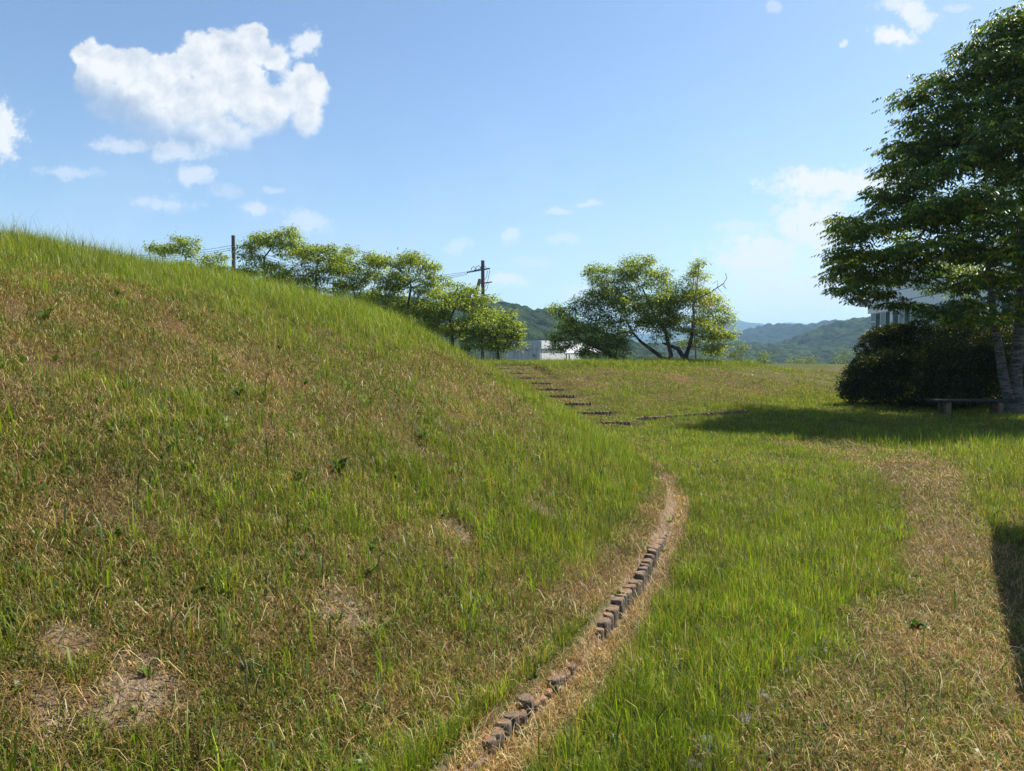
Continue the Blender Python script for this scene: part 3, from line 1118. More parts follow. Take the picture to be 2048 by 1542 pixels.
def skeleton_mesh(nodes, par, r, rmin=0.0):
    n = len(nodes)
    ch = [[] for _ in range(n)]
    for i, p in enumerate(par):
        if p >= 0: ch[p].append(i)
    Vs, Fs = [], []
    off = 0
    started = [(i, -1) for i in range(n) if par[i] < 0]
    while started:
        i, p = started.pop()
        path = [p, i] if p >= 0 else [i]
        cur = i
        while ch[cur]:
            kids = sorted(ch[cur], key=lambda k: -r[k])
            for k in kids[1:]:
                started.append((k, cur))
            cur = kids[0]
            path.append(cur)
        if len(path) < 2: continue
        pp = nodes[path]
        rr = r[path].copy()
        if p >= 0: rr[0] = min(rr[0], rr[1] * 1.25)
        if rr[1] < rmin: continue
        ns = 10 if rr[1] > .06 else (6 if rr[1] > .02 else 3)
        tn = np.gradient(pp, axis=0)
        tn /= np.linalg.norm(tn, axis=1)[:, None] + 1e-9
        ref = np.array([.31, .9, .17])
        a = np.cross(tn, ref); a /= np.linalg.norm(a, axis=1)[:, None] + 1e-9
        b = np.cross(tn, a)
        th = np.arange(ns) * 2 * np.pi / ns
        ringv = pp[:, None] + rr[:, None, None] * (a[:, None] * np.cos(th)[None, :, None] + b[:, None] * np.sin(th)[None, :, None])
        Vs.append(ringv.reshape(-1, 3))
        m = len(path)
        I_ = np.arange(m * ns).reshape(m, ns) + off
        J = np.roll(I_, -1, 1)
        Fs.append(np.stack([I_[:-1].ravel(), J[:-1].ravel(), J[1:].ravel(), I_[1:].ravel()], 1))
        off += m * ns
    return np.concatenate(Vs), np.concatenate(Fs)


def leaf_mesh(pos, ax, nr, L, wd, col, fold=.25):
    """a folded rhombic leaf: 4 vertices, 2 triangles"""
    n = len(pos)
    ax = ax / (np.linalg.norm(ax, axis=1)[:, None] + 1e-9)
    sd = np.cross(ax, nr); sd /= np.linalg.norm(sd, axis=1)[:, None] + 1e-9
    up = np.cross(sd, ax)
    mid = pos + ax * (L * .45)[:, None]
    V_ = np.empty((n, 4, 3), np.float32)
    V_[:, 0] = pos
    V_[:, 1] = mid + sd * (wd / 2)[:, None] + up * (wd * fold)[:, None]
    V_[:, 2] = pos + ax * L[:, None]
    V_[:, 3] = mid - sd * (wd / 2)[:, None] + up * (wd * fold)[:, None]
    T_ = (np.array([[0, 1, 2], [0, 2, 3]])[None] + np.arange(n)[:, None, None] * 4).reshape(-1, 3)
    return V_.reshape(-1, 3), T_, np.repeat(col, 4, 0)


def leaves_on(nodes, par, r, thr, per, spread_r, L, ratio, cols, probs, droop, rg, flat=.5, keep=None, colvar=.2, zshade=None, comp=1):
    idx = np.nonzero(r < thr)[0]
    if keep is not None: idx = idx[keep(nodes[idx])]
    idx = np.repeat(idx, per)
    n = len(idx)
    tw = nodes[idx] - nodes[np.maximum(par[idx], 0)]
    off = rg.normal(0, 1, (n, 3)) * spread_r * np.array([1, 1, flat])
    pos = nodes[idx] + off + tw * rg.uniform(-.6, .6, (n, 1))
    out = off / (np.linalg.norm(off, axis=1)[:, None] + 1e-9)
    if comp > 1:      # leaflets in a row along one drooping stalk
        k = np.tile(np.arange(comp), n)
        st = out * np.array([1, 1, .25]) + np.array([0, 0, -droop])
        st /= np.linalg.norm(st, axis=1)[:, None]
        pos = np.repeat(pos, comp, 0) + np.repeat(st, comp, 0) * (k * L * .42)[:, None]
        sgn = np.where(k % 2 == 0, 1, -1)[:, None]
        sd = np.cross(np.repeat(st, comp, 0), np.array([0, 0, 1.0]))
        axd = np.repeat(st, comp, 0) * .55 + sd * sgn * .8 + np.array([0, 0, -.55])
        n = len(pos)
        cl = pick(n // comp, cols, probs, colvar)
        cl = np.repeat(cl, comp, 0)
    else:
        axd = out + rg.normal(0, .5, (n, 3)) + np.array([0, 0, -droop])
        cl = pick(n, cols, probs, colvar)
    nr = np.array([0, 0, 1.0]) + rg.normal(0, .45, (n, 3))
    LL = L * rg.uniform(.65, 1.25, n)
    return leaf_mesh(pos, axd, nr, LL, LL * ratio, cl)


def blobs_pts(rg, blobs_, n, sub=0):
    """random points in ellipsoids (cx,cy,cz,rx,ry,rz,weight); sub splits each into flat little clumps"""
    if sub:
        out = []
        for b in blobs_:
            for k in range(sub):
                v = rg.normal(0, 1, 3); v /= np.linalg.norm(v); v *= rg.random() ** .4 * .85
                q = rg.uniform(.22, .5)
                out.append((b[0] + v[0] * b[3], b[1] + v[1] * b[4], b[2] + v[2] * b[5], b[3] * q + .12, b[4] * q + .12, min(b[5] * q * .6 + .06, .3), b[6] * q))
        blobs_ = out
    wv_ = np.array([b[6] for b in blobs_], float); wv_ /= wv_.sum()
    ch = rg.choice(len(blobs_), n, p=wv_)
    v = rg.normal(0, 1, (n, 3)); v /= np.linalg.norm(v, axis=1)[:, None]
    v *= (rg.random(n) ** (1 / 2.4))[:, None]
    Bq = np.array([b[:6] for b in blobs_], float)[ch]
    return Bq[:, :3] + v * Bq[:, 3:6]


def px_blobs(lst, d, dep=1.6):
    """(px,py,rx,ry,weight[,d offset]) in photo pixels at distance d -> world ellipsoids"""
    out = []
    for b in lst:
        dd = d + (b[5] if len(b) > 5 else 0)
        c = P(b[0], b[1], dd)
        rx, rz = b[2] / F * dd, b[3] / F * dd
        out.append((c.x, c.y, c.z, rx, min(dep, max(rx, .5)), rz, b[4]))
    return out


def gz(x, y):
    return float(land(np.array([float(x)]), np.array([float(y)]), False)[0])


def tree(name, label, base, stems, blobs_, natt, step=.19, r0=.007, rmax=.16, thr=.016, per=9, sr=.14, L=.10, ratio=.42,
         cols=None, probs=None, droop=.5, leaf=None, bark=None, seed=1, cat='tree', group=None, bias=(0, 0, .05), comp=1, bare=None, flat=.5, sub=14, stem_r=None):
    rg = np.random.default_rng(seed)
    t = thing(name, label, cat, base, group=group)
    bl = np.array(base, float)
    A = blobs_pts(rg, blobs_, natt, sub)
    nodes, par = colonize(stems, A, step, bias=bias, seed=seed)
    r, kids = radii(nodes, par, r0, 2.25, rmax)
    if stem_r:
        o_ = 0
        for k_, (pl_, _) in enumerate(stems):
            m_ = len(pl_)
            r[o_:o_ + m_] = np.maximum(r[o_:o_ + m_], np.linspace(stem_r * (1 if k_ == 0 else .85), stem_r * .4, m_))
            o_ += m_
    V_, F_ = skeleton_mesh(nodes, par, r)
    mesh_obj('trunk', V_ - bl, F_, bark or M_bark, t, smooth=True)
    cols = cols or [np.array([.20, .255, .028]), np.array([.32, .34, .035]), np.array([.10, .15, .022])]
    probs = probs or [.45, .3, .25]
    V_, T_, C_ = leaves_on(nodes, par, r, thr, per, sr, L, ratio, cols, probs, droop, rg, keep=bare, comp=comp, flat=flat)
    mesh_obj('crown', V_ - bl, T_, leaf or M_leaf, t, colors=C_)
    return t, nodes, par, r


TG = 'green trees standing beyond the mound'
D = 34.0


def stem_px(pts_, d, attach=-1):
    return ([tuple(P(px, py, d)) for px, py in pts_], attach)


lt = [  # label, stem points, blobs
    ('small leafy tree whose top shows leftmost above the mound', [(395, 715), (400, 640), (385, 560), (372, 520)],
     [(340, 500, 42, 14, 1), (372, 492, 28, 20, 1), (430, 520, 28, 16, .8), (400, 545, 90, 30, 1.5), (310, 497, 14, 8, .3), (470, 555, 45, 22, .8)], 260, 34),
    ('tall open-crowned tree just right of the bare pole', [(528, 715), (531, 640), (530, 560), (528, 515), (540, 500)],
     [(510, 480, 30, 24, 1.2), (560, 478, 32, 20, 1), (583, 462, 16, 8, .3), (505, 510, 18, 8, .4), (535, 540, 46, 14, .9), (500, 545, 30, 10, .4), (560, 560, 60, 24, 1), (585, 500, 30, 24, .8)], 330, 34),
    ('broad layered tree right of the tall open-crowned tree', [(645, 720), (640, 640), (632, 585), (632, 545), (638, 520)],
     [(610, 505, 36, 16, 1), (640, 500, 30, 14, 1), (655, 530, 44, 36, 1.5), (600, 555, 44, 30, 1.3), (620, 590, 70, 28, 1.3), (672, 510, 14, 14, .3)], 420, 33),
    ('thin tree with forked bare lower stems in the middle of the row', [(718, 720), (716, 640), (712, 600), (704, 570)],
     [(688, 530, 26, 30, .9), (720, 545, 36, 30, 1), (700, 500, 14, 10, .25), (690, 570, 36, 16, .5), (745, 520, 22, 14, .6), (735, 590, 30, 20, .6)], 260, 34),
    ('wide spreading tree left of the pole with crossarms', [(815, 722), (812, 660), (816, 610), (822, 575)],
     [(760, 520, 30, 18, .9), (820, 520, 46, 20, 1.3), (865, 535, 24, 16, .6), (790, 560, 50, 34, 1.4), (850, 575, 50, 30, 1.2), (780, 600, 50, 26, .8), (760, 620, 50, 24, .8), (830, 625, 50, 30, 1)], 480, 33),
    ('dense low tree in front of the pole with crossarms', [(905, 725), (905, 680), (900, 640), (912, 610)],
     [(920, 580, 40, 18, .9), (900, 610, 60, 34, 1.5), (955, 610, 38, 34, 1.3), (880, 655, 60, 34, 1.3), (940, 660, 50, 30, 1.3), (985, 620, 12, 10, .2)], 520, 32),
    ('round bushy tree at the head of the log steps', [(998, 728), (995, 700), (990, 675)],
     [(985, 650, 40, 30, 1.3), (1020, 665, 30, 24, 1), (1000, 688, 42, 18, 1.0), (950, 680, 30, 22, .8), (1010, 632, 16, 8, .25)], 420, 31),
]
for k, (lab, st, bl, na, dd) in enumerate(lt):
    b0 = P(st[0][0], st[0][1], dd)
    base = (b0.x, b0.y, gz(b0.x, b0.y))
    st2 = [base] + [tuple(P(px, py, dd)) for px, py in st[1:]]
    dens = 42 if k < 4 else 44
    tree('broadleaf_tree', lab, base, [(st2, -1)], px_blobs(bl, dd, 1.5), int(na * 2.8), step=.19, rmax=.11, thr=.0125, per=dens, sr=.13,
         L=.12, ratio=.42, droop=.75, seed=20 + k, group=TG, stem_r=.08, r0=.0065,
         cols=[np.array([.21, .26, .035]), np.array([.33, .35, .07]), np.array([.07, .11, .022])], probs=[.45, .30, .25])

# the spreading cherry trees on the crest: three
CG = 'spreading trees on the crest of the bank'
D = 33.5


def cherry(label, bpx, stems_px, bl, na, seed, per=9, dd=D, bare=None, cols=None, probs=None):
    b0 = P(bpx[0], bpx[1], dd)
    base = (b0.x, b0.y, gz(b0.x, b0.y))
    seeds = []
    cnt = 0
    first = True
    for st in stems_px:
        pl = [tuple(P(px, py, dd + of)) for (px, py, of) in st]
        if first:
            pl = [base] + pl
            seeds.append((pl, -1)); first = False
        else:
            seeds.append((pl, 0))
        cnt += len(pl)
    return tree('spreading_tree', label, base, seeds, px_blobs(bl, dd, 1.9), int(na * 2.6), step=.19, rmax=.17, thr=.0130, per=per, sr=.14, L=.105, ratio=.46,
                droop=.45, seed=seed, group=CG, stem_r=.115, r0=.0065, bare=bare, cols=cols, probs=probs)


cherry('dark leaning tree with low boughs against the white shed', (1248, 727),
       [[(1225, 712, 0), (1205, 700, 0), (1180, 690, 0), (1155, 675, 0)]],
       [(1130, 625, 34, 20, 1), (1150, 650, 50, 30, 1.6), (1120, 690, 26, 28, .9), (1170, 690, 45, 26, 1.3), (1200, 640, 40, 40, 1.4), (1215, 690, 40, 28, 1.2), (1180, 600, 26, 26, .8)],
       620, 51, per=46, cols=[np.array([.15, .21, .028]), np.array([.25, .28, .035]), np.array([.07, .11, .02])], probs=[.5, .25, .25])
cherry('tall central tree with two trunks and the highest leafy top', (1338, 727),
       [[(1320, 712, 0), (1300, 697, 0), (1280, 682, 0), (1268, 668, 0)], [(1342, 710, .2), (1336, 685, .3), (1330, 660, .4), (1312, 640, .4), (1300, 610, .4)]],
       [(1190, 545, 22, 18, .7), (1215, 560, 40, 30, 1.4), (1255, 545, 44, 26, 1.4), (1300, 560, 40, 30, 1.3), (1262, 518, 20, 12, .3), (1300, 522, 12, 8, .15), (1230, 600, 60, 40, 2),
        (1290, 610, 56, 44, 2), (1310, 650, 50, 30, 1), (1250, 650, 40, 30, 1.0), (1340, 590, 36, 34, 1), (1180, 535, 8, 5, .1)],
       1150, 52, per=50)
cherry('yellow-green tree on the right end with one upright trunk', (1374, 728),
       [[(1372, 712, 0), (1378, 695, 0), (1384, 670, 0), (1388, 640, 0), (1386, 610, 0)], [(1355, 697, .2), (1342, 692, .3), (1325, 686, .4)]],
       [(1390, 600, 44, 30, 1.3), (1430, 625, 34, 30, 1.2), (1455, 635, 16, 20, .4), (1400, 660, 46, 34, 1.4), (1440, 670, 28, 24, .9), (1385, 555, 22, 28, .8), (1395, 535, 14, 14, .3), (1350, 625, 30, 34, .9), (1425, 700, 20, 18, .4)],
       760, 53, per=50, cols=[np.array([.25, .29, .026]), np.array([.37, .37, .035]), np.array([.11, .15, .018])], probs=[.45, .35, .2])
# its dead, leafless boughs
dt = thing('bare_tree', 'leafless dead tree whose bare twigs stick out right of the yellow-green tree', 'tree', tuple(P(1392, 728, 32.4)))
rg = np.random.default_rng(7)
bb = px_blobs([(1425, 560, 34, 38, 1.5), (1440, 585, 22, 22, .6), (1410, 530, 18, 20, .6), (1420, 610, 30, 22, .5)], 32.4, 1.0)
A = blobs_pts(rg, bb, 130)
nd_, pr_ = colonize([([tuple(P(1392, 728, 32.4)), tuple(P(1391, 700, 32.4)), tuple(P(1388, 660, 32.4)), tuple(P(1386, 625, 32.4)), tuple(P(1388, 600, 32.4)), tuple(P(1394, 570, 32.4)), tuple(P(1397, 545, 32.4)), tuple(P(1398, 522, 32.4))], -1),
                     ([tuple(P(1400, 595, 32.4)), tuple(P(1420, 585, 32.4)), tuple(P(1435, 575, 32.4))], 4)], A, .3, seed=3, rnd=.35)
r_, _ = radii(nd_, pr_, .012, 2.5, .09)
V_, F_ = skeleton_mesh(nd_, pr_, r_)
bl_ = np.array(P(1392, 728, 32.4))
mesh_obj('trunk', V_ - bl_, F_, M_twig, dt, smooth=True)
kp = lambda p: (np.abs(p[:, 0] - P(1402, 590, 32.4).x) < .55) & (p[:, 2] < P(0, 585, 32.4).z) & (p[:, 2] > P(0, 612, 32.4).z)
V_, T_, C_ = leaves_on(nd_, pr_, r_, .03, 12, .1, .08, .5, [np.array([.34, .13, .08]), np.array([.28, .17, .08])], [.6, .4], .9, rg, keep=kp)
mesh_obj('withered_leaves', V_ - bl_, T_, M_leaf, dt, colors=C_)

# small trees further down the far slope
for k, (lab, px, top, wd_, dd) in enumerate((
        ('thin feathery sapling showing just right of the spreading trees', 1487, 684, 26, 55),
        ('narrow upright sapling second from the spreading trees', 1531, 692, 16, 58),
        ('low bushy sapling between the narrow upright one and the dark shrub', 1592, 712, 34, 60),
        ('sapling with a pointed top just above the crest, nearest the dark shrub', 1618, 705, 26, 62),
        ('faint leafy sapling whose tip touches the left of the dark shrub', 1688, 705, 20, 50))):
    b0 = P(px, 735, dd)
    base = (b0.x, b0.y, gz(b0.x, b0.y))
    tree('sapling', lab, base, [([base, tuple(P(px, 745, dd)), tuple(P(px + 2, 725, dd))], -1)], px_blobs([(px, top + 12, wd_ * .5, 12, 1), (px - 3, top + 28, wd_, 12, 2), (px + 5, top + 45, wd_ * 1.2, 12, 1)], dd, 1.0), 120,
         step=.3, rmax=.06, thr=.014, per=40, sr=.22, L=.14, ratio=.45, seed=70 + k, group='saplings beyond the crest',
         cols=[np.array([.10, .13, .03]), np.array([.15, .17, .045])], probs=[.6, .4])

# ---- the big tree at the right
TX, TY = 12.62, 18.7
rg = np.random.default_rng(4)
prof = lambda z: np.interp(z, [2.0, 2.9, 3.6, 5.0, 5.5, 6.3, 7.5, 8.0, 8.6, 9.4, 9.9, 10.2], [2.2, 4.3, 4.7, 4.7, 3.8, 3.2, 2.9, 2.5, 1.7, 1.1, .5, .2])
disc = []
for k in range(190):
    z = rg.uniform(3.3, 9.95)
    R_ = float(prof(z))
    a = rg.uniform(0, 2 * np.pi)
    rr_ = R_ * math.sqrt(rg.uniform(.05, 1)) * .93
    sz = rg.uniform(.5, 1.15)
    rr_ = max(0, min(rr_, R_ - sz * .7))
    if z < 3.75 and math.cos(a) * rr_ < -1.2: continue
    disc.append((TX + .1 + rr_ * math.cos(a), TY + rr_ * math.sin(a), z - .05 * rr_, sz, sz, rg.uniform(.06, .13), sz))
# the outline sprays seen in the photograph
for (px, py, rx, dz) in ((1680, 435, 30, 0), (1700, 470, 30, .4), (1720, 455, 40, -.5), (1690, 500, 28, 0), (1695, 545, 34, .3), (1690, 575, 24, -.3), (1740, 560, 50, .6), (1720, 590, 22, 0), (1790, 607, 26, 0), (1835, 612, 22, -.5), (1755, 385, 26, 0), (1780, 340, 30, 0), (1800, 295, 30, 0),
                        (1780, 400, 40, .5), (1820, 240, 30, 0), (1815, 195, 26, .2), (1850, 200, 36, 0), (1905, 155, 32, 0), (1940, 120, 30, 0), (1945, 95, 24, .2), (2000, 70, 30, 0), (2035, 45, 26, 0), (1860, 150, 20, 0), (1930, 610, 50, -.8), (1800, 500, 60, -1.2), (1880, 420, 60, -2.0), (2000, 300, 60, -1), (2030, 400, 60, -2), (1990, 560, 60, -2), (2040, 520, 60, -3), (1960, 380, 50, -3), (2000, 180, 40, -1.0), (2030, 240, 40, 1), (1980, 450, 60, 1.5), (2020, 590, 50, 2), (1900, 622, 44, -1), (1955, 632, 50, -1.2), (2010, 625, 50, -1), (1930, 645, 40, -1.4), (1870, 630, 26, -1), (1960, 500, 70, -2.5), (1900, 330, 60, -1.5)):
    c = P(px, py, TY + dz)
    disc.append((c.x, c.y, c.z, rx / F * TY, .6, .14, .9))
A = blobs_pts(rg, disc, 5200)
sx = lambda px, py, dz=0: tuple(P(px, py, TY + dz))
b0 = (TX, TY, -.05)
seeds = [([b0, sx(2021, 800), sx(2010, 770), sx(2003, 730), sx(1997, 690), sx(1990, 650), sx(1984, 600), sx(1978, 550), sx(1972, 500)], -1),
         ([sx(2036, 800), sx(2031, 770), sx(2034, 720), sx(2038, 670), sx(2042, 610), sx(2044, 540), sx(2046, 460), sx(2044, 380), sx(2040, 300), sx(2040, 220), sx(2032, 140)], 0),
         ([sx(2062, 790), sx(2075, 700), sx(2095, 600), sx(2120, 500), sx(2140, 380)], 0)]
nodes, par = colonize(seeds, A, .20, kill=.23, bias=(0, 0, .03), seed=9, rnd=.22)
r, _ = radii(nodes, par, .0058, 2.4, .19)
s0, s1, s2 = len(seeds[0][0]), len(seeds[1][0]), len(seeds[2][0])
r[:s0] = np.maximum(r[:s0], np.linspace(.145, .05, s0)); r[0] = .22
r[s0:s0 + s1] = np.maximum(r[s0:s0 + s1], np.linspace(.17, .04, s1))
r[s0 + s1:s0 + s1 + s2] = np.maximum(r[s0 + s1:s0 + s1 + s2], np.linspace(.17, .07, s2))
bt = thing('shade_tree', 'tall dark tree with layered drooping sprays at the right edge behind the bench', 'tree', (TX, TY, 0))
bl_ = np.array((TX, TY, 0))
V_, F_ = skeleton_mesh(nodes, par, r)
mesh_obj('trunk', V_ - bl_, F_, M_barkp, bt, smooth=True)
V_, T_, C_ = leaves_on(nodes, par, r, .014, 13, .14, .125, .40, [np.array([.06, .11, .016]), np.array([.12, .17, .018]), np.array([.28, .30, .025])], [.47, .33, .20], .38, rg, flat=.28, comp=4, colvar=.18)
mesh_obj('crown', V_ - bl_, T_, M_leafd, bt, colors=C_)
print('big tree leaves', len(T_) // 2, 'nodes', len(nodes), 'twigs', int((r<.014).sum()))


# ------------------------------------------------------------------ shrubs
def shrub(name, label, base, ell, nleaf, L, ratio, cols, probs, seed, stems=7, mat_=None, shell=.22, rag=.2, lumpy=.42):
    rg = np.random.default_rng(seed)
    t = thing(name, label, 'shrub', base)
    bl = np.array(base, float)
    wt = np.array([e[3] * e[5] for e in ell]); wt = wt / wt.sum()
    ch = rg.choice(len(ell), nleaf, p=wt)
    v = rg.normal(0, 1, (nleaf, 3)); v /= np.linalg.norm(v, axis=1)[:, None]
    v[:, 2] = np.where(v[:, 2] < -.85, -v[:, 2], v[:, 2])
    E_ = np.array(ell)[ch]
    depth = 1 - np.abs(rg.normal(0, shell, nleaf)) + (rg.random(nleaf) < .12) * rg.uniform(0, rag, nleaf)
    lump = 1 + lumpy * (fbm(v[:, 0] * 4.5 + ch * 3.1, v[:, 1] * 4.5 + v[:, 2] * 6, 8, 4) - .5) * 2
    pos = E_[:, :3] + v * E_[:, 3:6] * (depth * lump)[:, None]
    pos[:, 2] = np.maximum(pos[:, 2], gz(base[0], base[1]) + .05 + rg.random(nleaf) * .1)
    axd = v + rg.normal(0, .6, (nleaf, 3)) + np.array([0, 0, .25])
    nr = v + rg.normal(0, .4, (nleaf, 3))
    LL = L * rg.uniform(.6, 1.3, nleaf)
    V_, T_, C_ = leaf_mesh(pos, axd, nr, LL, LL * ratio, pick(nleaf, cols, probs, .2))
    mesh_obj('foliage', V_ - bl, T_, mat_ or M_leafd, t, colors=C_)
    mb = MB()
    for k in range(stems):
        e = ell[k % len(ell)]
        q = Vector((e[0] + rg.normal(0, .3 * e[3]), e[1] + rg.normal(0, .3 * e[4]), e[2] + .5 * e[5])) - Vector(base)
        mb.tube([(q.x * .3, q.y * .3, 0), (q.x * .6, q.y * .6, q.z * .4), (q.x * .85, q.y * .85, q.z * .75), q], [.045, .03, .02, .008], 6)
    mb.build('stem', M_bark, t, smooth=True)
    return t


SX = lambda px, d: (px - 1024) / F * d
BD = 22.0
ell = []
for (px, py, rx, ry, dz) in ((1790, 722, 60, 50, 0), (1740, 765, 52, 44, -.5), (1800, 760, 70, 60, -.8), (1830, 708, 70, 55, .3), (1900, 706, 80, 55, .5), (1880, 760, 80, 70, -1.0),
                             (1960, 704, 90, 66, .6), (1960, 765, 90, 60, -.6), (2060, 706, 100, 66, .6), (2060, 770, 100, 60, 0), (2170, 700, 110, 80, .5), (1780, 680, 34, 24, .2), (1725, 785, 36, 24, -.6)):
    c = P(px, py, BD + dz)
    ell.append((c.x, c.y, c.z, rx / F * BD, min(1.3, rx / F * BD * 1.2), ry / F * BD))
rgs = np.random.default_rng(12)
for k in range(60):          # ragged side shoots
    e = ell[rgs.integers(0, len(ell))]
    v = rgs.normal(0, 1, 3); v[2] = abs(v[2]) * .8; v[1] = -abs(v[1]); v /= np.linalg.norm(v)
    q = rgs.uniform(.16, .36)
    ell.append((e[0] + v[0] * e[3] * 1.0, e[1] + v[1] * e[4] * 1.0, e[2] + v[2] * e[5] * .98, q * 1.3, q, q * rgs.uniform(.5, .9)))
for (px, py, rx, ry) in ((1752, 668, 16, 12), (1775, 664, 20, 12), (1738, 682, 18, 12), (1806, 662, 22, 12), (1722, 700, 12, 12), (1838, 652, 22, 12), (1700, 770, 18, 8), (1698, 792, 20, 8), (1706, 745, 16, 10)):
    c = P(px, py, BD - .2)
    ell.append((c.x, c.y, c.z, rx / F * BD, .35, ry / F * BD))
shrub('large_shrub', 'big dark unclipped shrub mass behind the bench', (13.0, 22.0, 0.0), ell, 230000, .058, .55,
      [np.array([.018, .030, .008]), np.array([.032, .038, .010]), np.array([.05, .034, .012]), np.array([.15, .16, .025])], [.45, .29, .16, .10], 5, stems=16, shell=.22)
# clipped dome
c = P(1745, 712, 27)
tb = (c.x, c.y, gz(c.x, c.y))
shrub('clipped_shrub', 'smooth clipped dome shrub peeping out left of the dark shrub mass', tb, [(c.x, c.y, tb[2] + .7, .80, .8, .82)], 60000, .03, .5,
      [np.array([.022, .045, .012]), np.array([.035, .06, .014])], [.6, .4], 6, stems=4, shell=.03, rag=0, lumpy=.05)

# ------------------------------------------------------------------ bench
bz = gz(SX(1938, 18.4), 18.3)
bn = thing('park_bench', 'low backless dark wooden bench standing before the shrub in the tree shade', 'bench', (SX(1943, 18.3), 18.3, bz), math.radians(-3))
for k in range(3):
    mb = MB()
    mb.box((0, -.15 + k * .15, .385), (1.98, .135, .065), bev=.008)
    mb.build('seat_plank', M_dwood, bn)
for sx_ in (-.62, .62):
    for sy in (-.14, .14):
        mb = MB()
        mb.box((sx_, sy, .155), (.13, .11, .39), bev=.01)
        mb.build('leg', M_post, bn)
    mb = MB()
    mb.box((sx_, 0, .32), (.10, .17, .06))
    mb.build('crossbar', M_post, bn)


# ------------------------------------------------------------------ unseen shelter outside the frame, added to cast the shadow on the path
hh = 2.6
A_ = G(1968, 1063) - G(2048, 1453); A_ = A_ / np.hypot(*A_); B_ = np.array([A_[1], -A_[0]])
shx = math.cos(SUN_EL) / math.sin(SUN_EL)
off = np.array([math.sin(SUN_AZ), math.cos(SUN_AZ)]) * shx * hh
cn = G(1968, 1063) + off
ctr = cn - A_ * 3.2 + B_ * 2.2
rz = math.atan2(B_[1], B_[0])
sh = thing('shadow_shelter', 'unseen flat-roofed shelter on posts, added to cast the shadow across the path', 'shelter', (ctr[0], ctr[1], 0), rz)
mb = MB(); mb.box((0, 0, hh - .06), (4.4, 6.4, .12), bev=.02); mb.build('roof', M_roof, sh)
for sx_ in (-1, 1):
    for sy in (-1, 1):
        mb = MB(); mb.box((sx_ * 1.9, sy * 2.8, (hh - .36) / 2), (.14, .14, hh - .36), bev=.01); mb.build('post', M_post, sh)
    mb = MB(); mb.box((sx_ * 1.9, 0, hh - .24), (.12, 6.0, .236), bev=.01); mb.build('beam', M_post, sh)

# ------------------------------------------------------------------ utility poles and lines
def pole_base(px, d):
    x = SX(px, d)
    return (x, d, gz(x, d))


d1 = 62.0
pb1 = pole_base(471, d1)
top1 = P(471, 471, d1).z
u1 = thing('utility_pole', 'bare dark pole without crossarms rising over the brow of the mound', 'pole', pb1)
mb = MB(); mb.tube([(0, 0, -.5), (0, 0, top1 - pb1[2])], [.19, .15], 14); mb.build('pole', M_pole, u1, smooth=False)
mb = MB(); zc = P(471, 494, d1).z - pb1[2]
mb.tube([(.14, 0, zc - .28), (.34, -.05, zc - .1), (.40, -.05, zc + .1), (.28, 0, zc + .18)], .055, 8); mb.build('bracket', M_pole, u1)
mb = MB(); mb.tube([(0, 0, zc - .02), (0, 0, zc + .05)], .185, 14); mb.tube([(0, 0, zc - .45), (0, 0, zc - .38)], .185, 14); mb.build('band', M_greyd, u1)

d2 = 66.0
pb2 = pole_base(966, d2)
Z2 = lambda py: P(966, py, d2).z - pb2[2]
u2 = thing('utility_pole', 'tall dark pole with crossarms, insulators and looping jumper cables', 'pole', pb2)
mb = MB(); mb.tube([(0, 0, -.5), (0, 0, Z2(521))], [.21, .155], 14); mb.build('pole', M_pole, u2)
mb = MB(); mb.box((-.30, -.2, Z2(541)), (1.9, .11, .12), rz=0, bev=.01, M=Matrix.Translation((-.30, -.2, Z2(541))) @ Matrix.Rotation(-.17, 4, 'Y')); mb.build('crossarm', M_pole, u2)
mb = MB(); mb.box((.3, -.2, 0), (1.0, .10, .10), M=Matrix.Translation((.32, -.2, Z2(566))) @ Matrix.Rotation(-.15, 4, 'Y'), bev=.01); mb.build('crossarm', M_pole, u2)
mb = MB(); mb.box((.3, -.2, 0), (.55, .09, .09), M=Matrix.Translation((.36, -.2, Z2(590))) @ Matrix.Rotation(-.15, 4, 'Y'), bev=.01); mb.build('crossarm', M_pole, u2)
for k in range(4):
    xx = -1.25 + k * .32
    zz_ = Z2(545 - k * 1.8)
    mb = MB()
    mb.tube([(xx - .16, -.22, zz_ - .02), (xx - .08, -.22, zz_), (xx, -.22, zz_ + .02), (xx + .08, -.22, zz_ + .03)], [.05, .09, .05, .08], 8)
    mb.build('insulator', M_ins if k % 2 else M_pole, u2)
for k in range(3):
    xx = -1.05 + k * .42
    z0 = Z2(543 - k * 2)
    mb = MB()
    mb.tube([(xx, -.22, z0), (xx + .08, -.22, z0 + .3), (xx + .26, -.22, z0 + .42), (xx + .42, -.22, z0 + .25), (xx + .55, -.2, z0 + .06)], .026, 6)
    mb.build('jumper_cable', M_wire, u2, smooth=True)
for (a, b) in (((.62, Z2(541)), (.2, Z2(575))), ((.42, Z2(542)), (.18, Z2(560))), ((.5, Z2(566)), (.2, Z2(583)))):
    mb = MB(); mb.tube([(a[0], -.2, a[1]), ((a[0] + b[0]) / 2 + .05, -.2, (a[1] + b[1]) / 2 - .1), (b[0], -.15, b[1])], .022, 6); mb.build('brace', M_wire, u2)
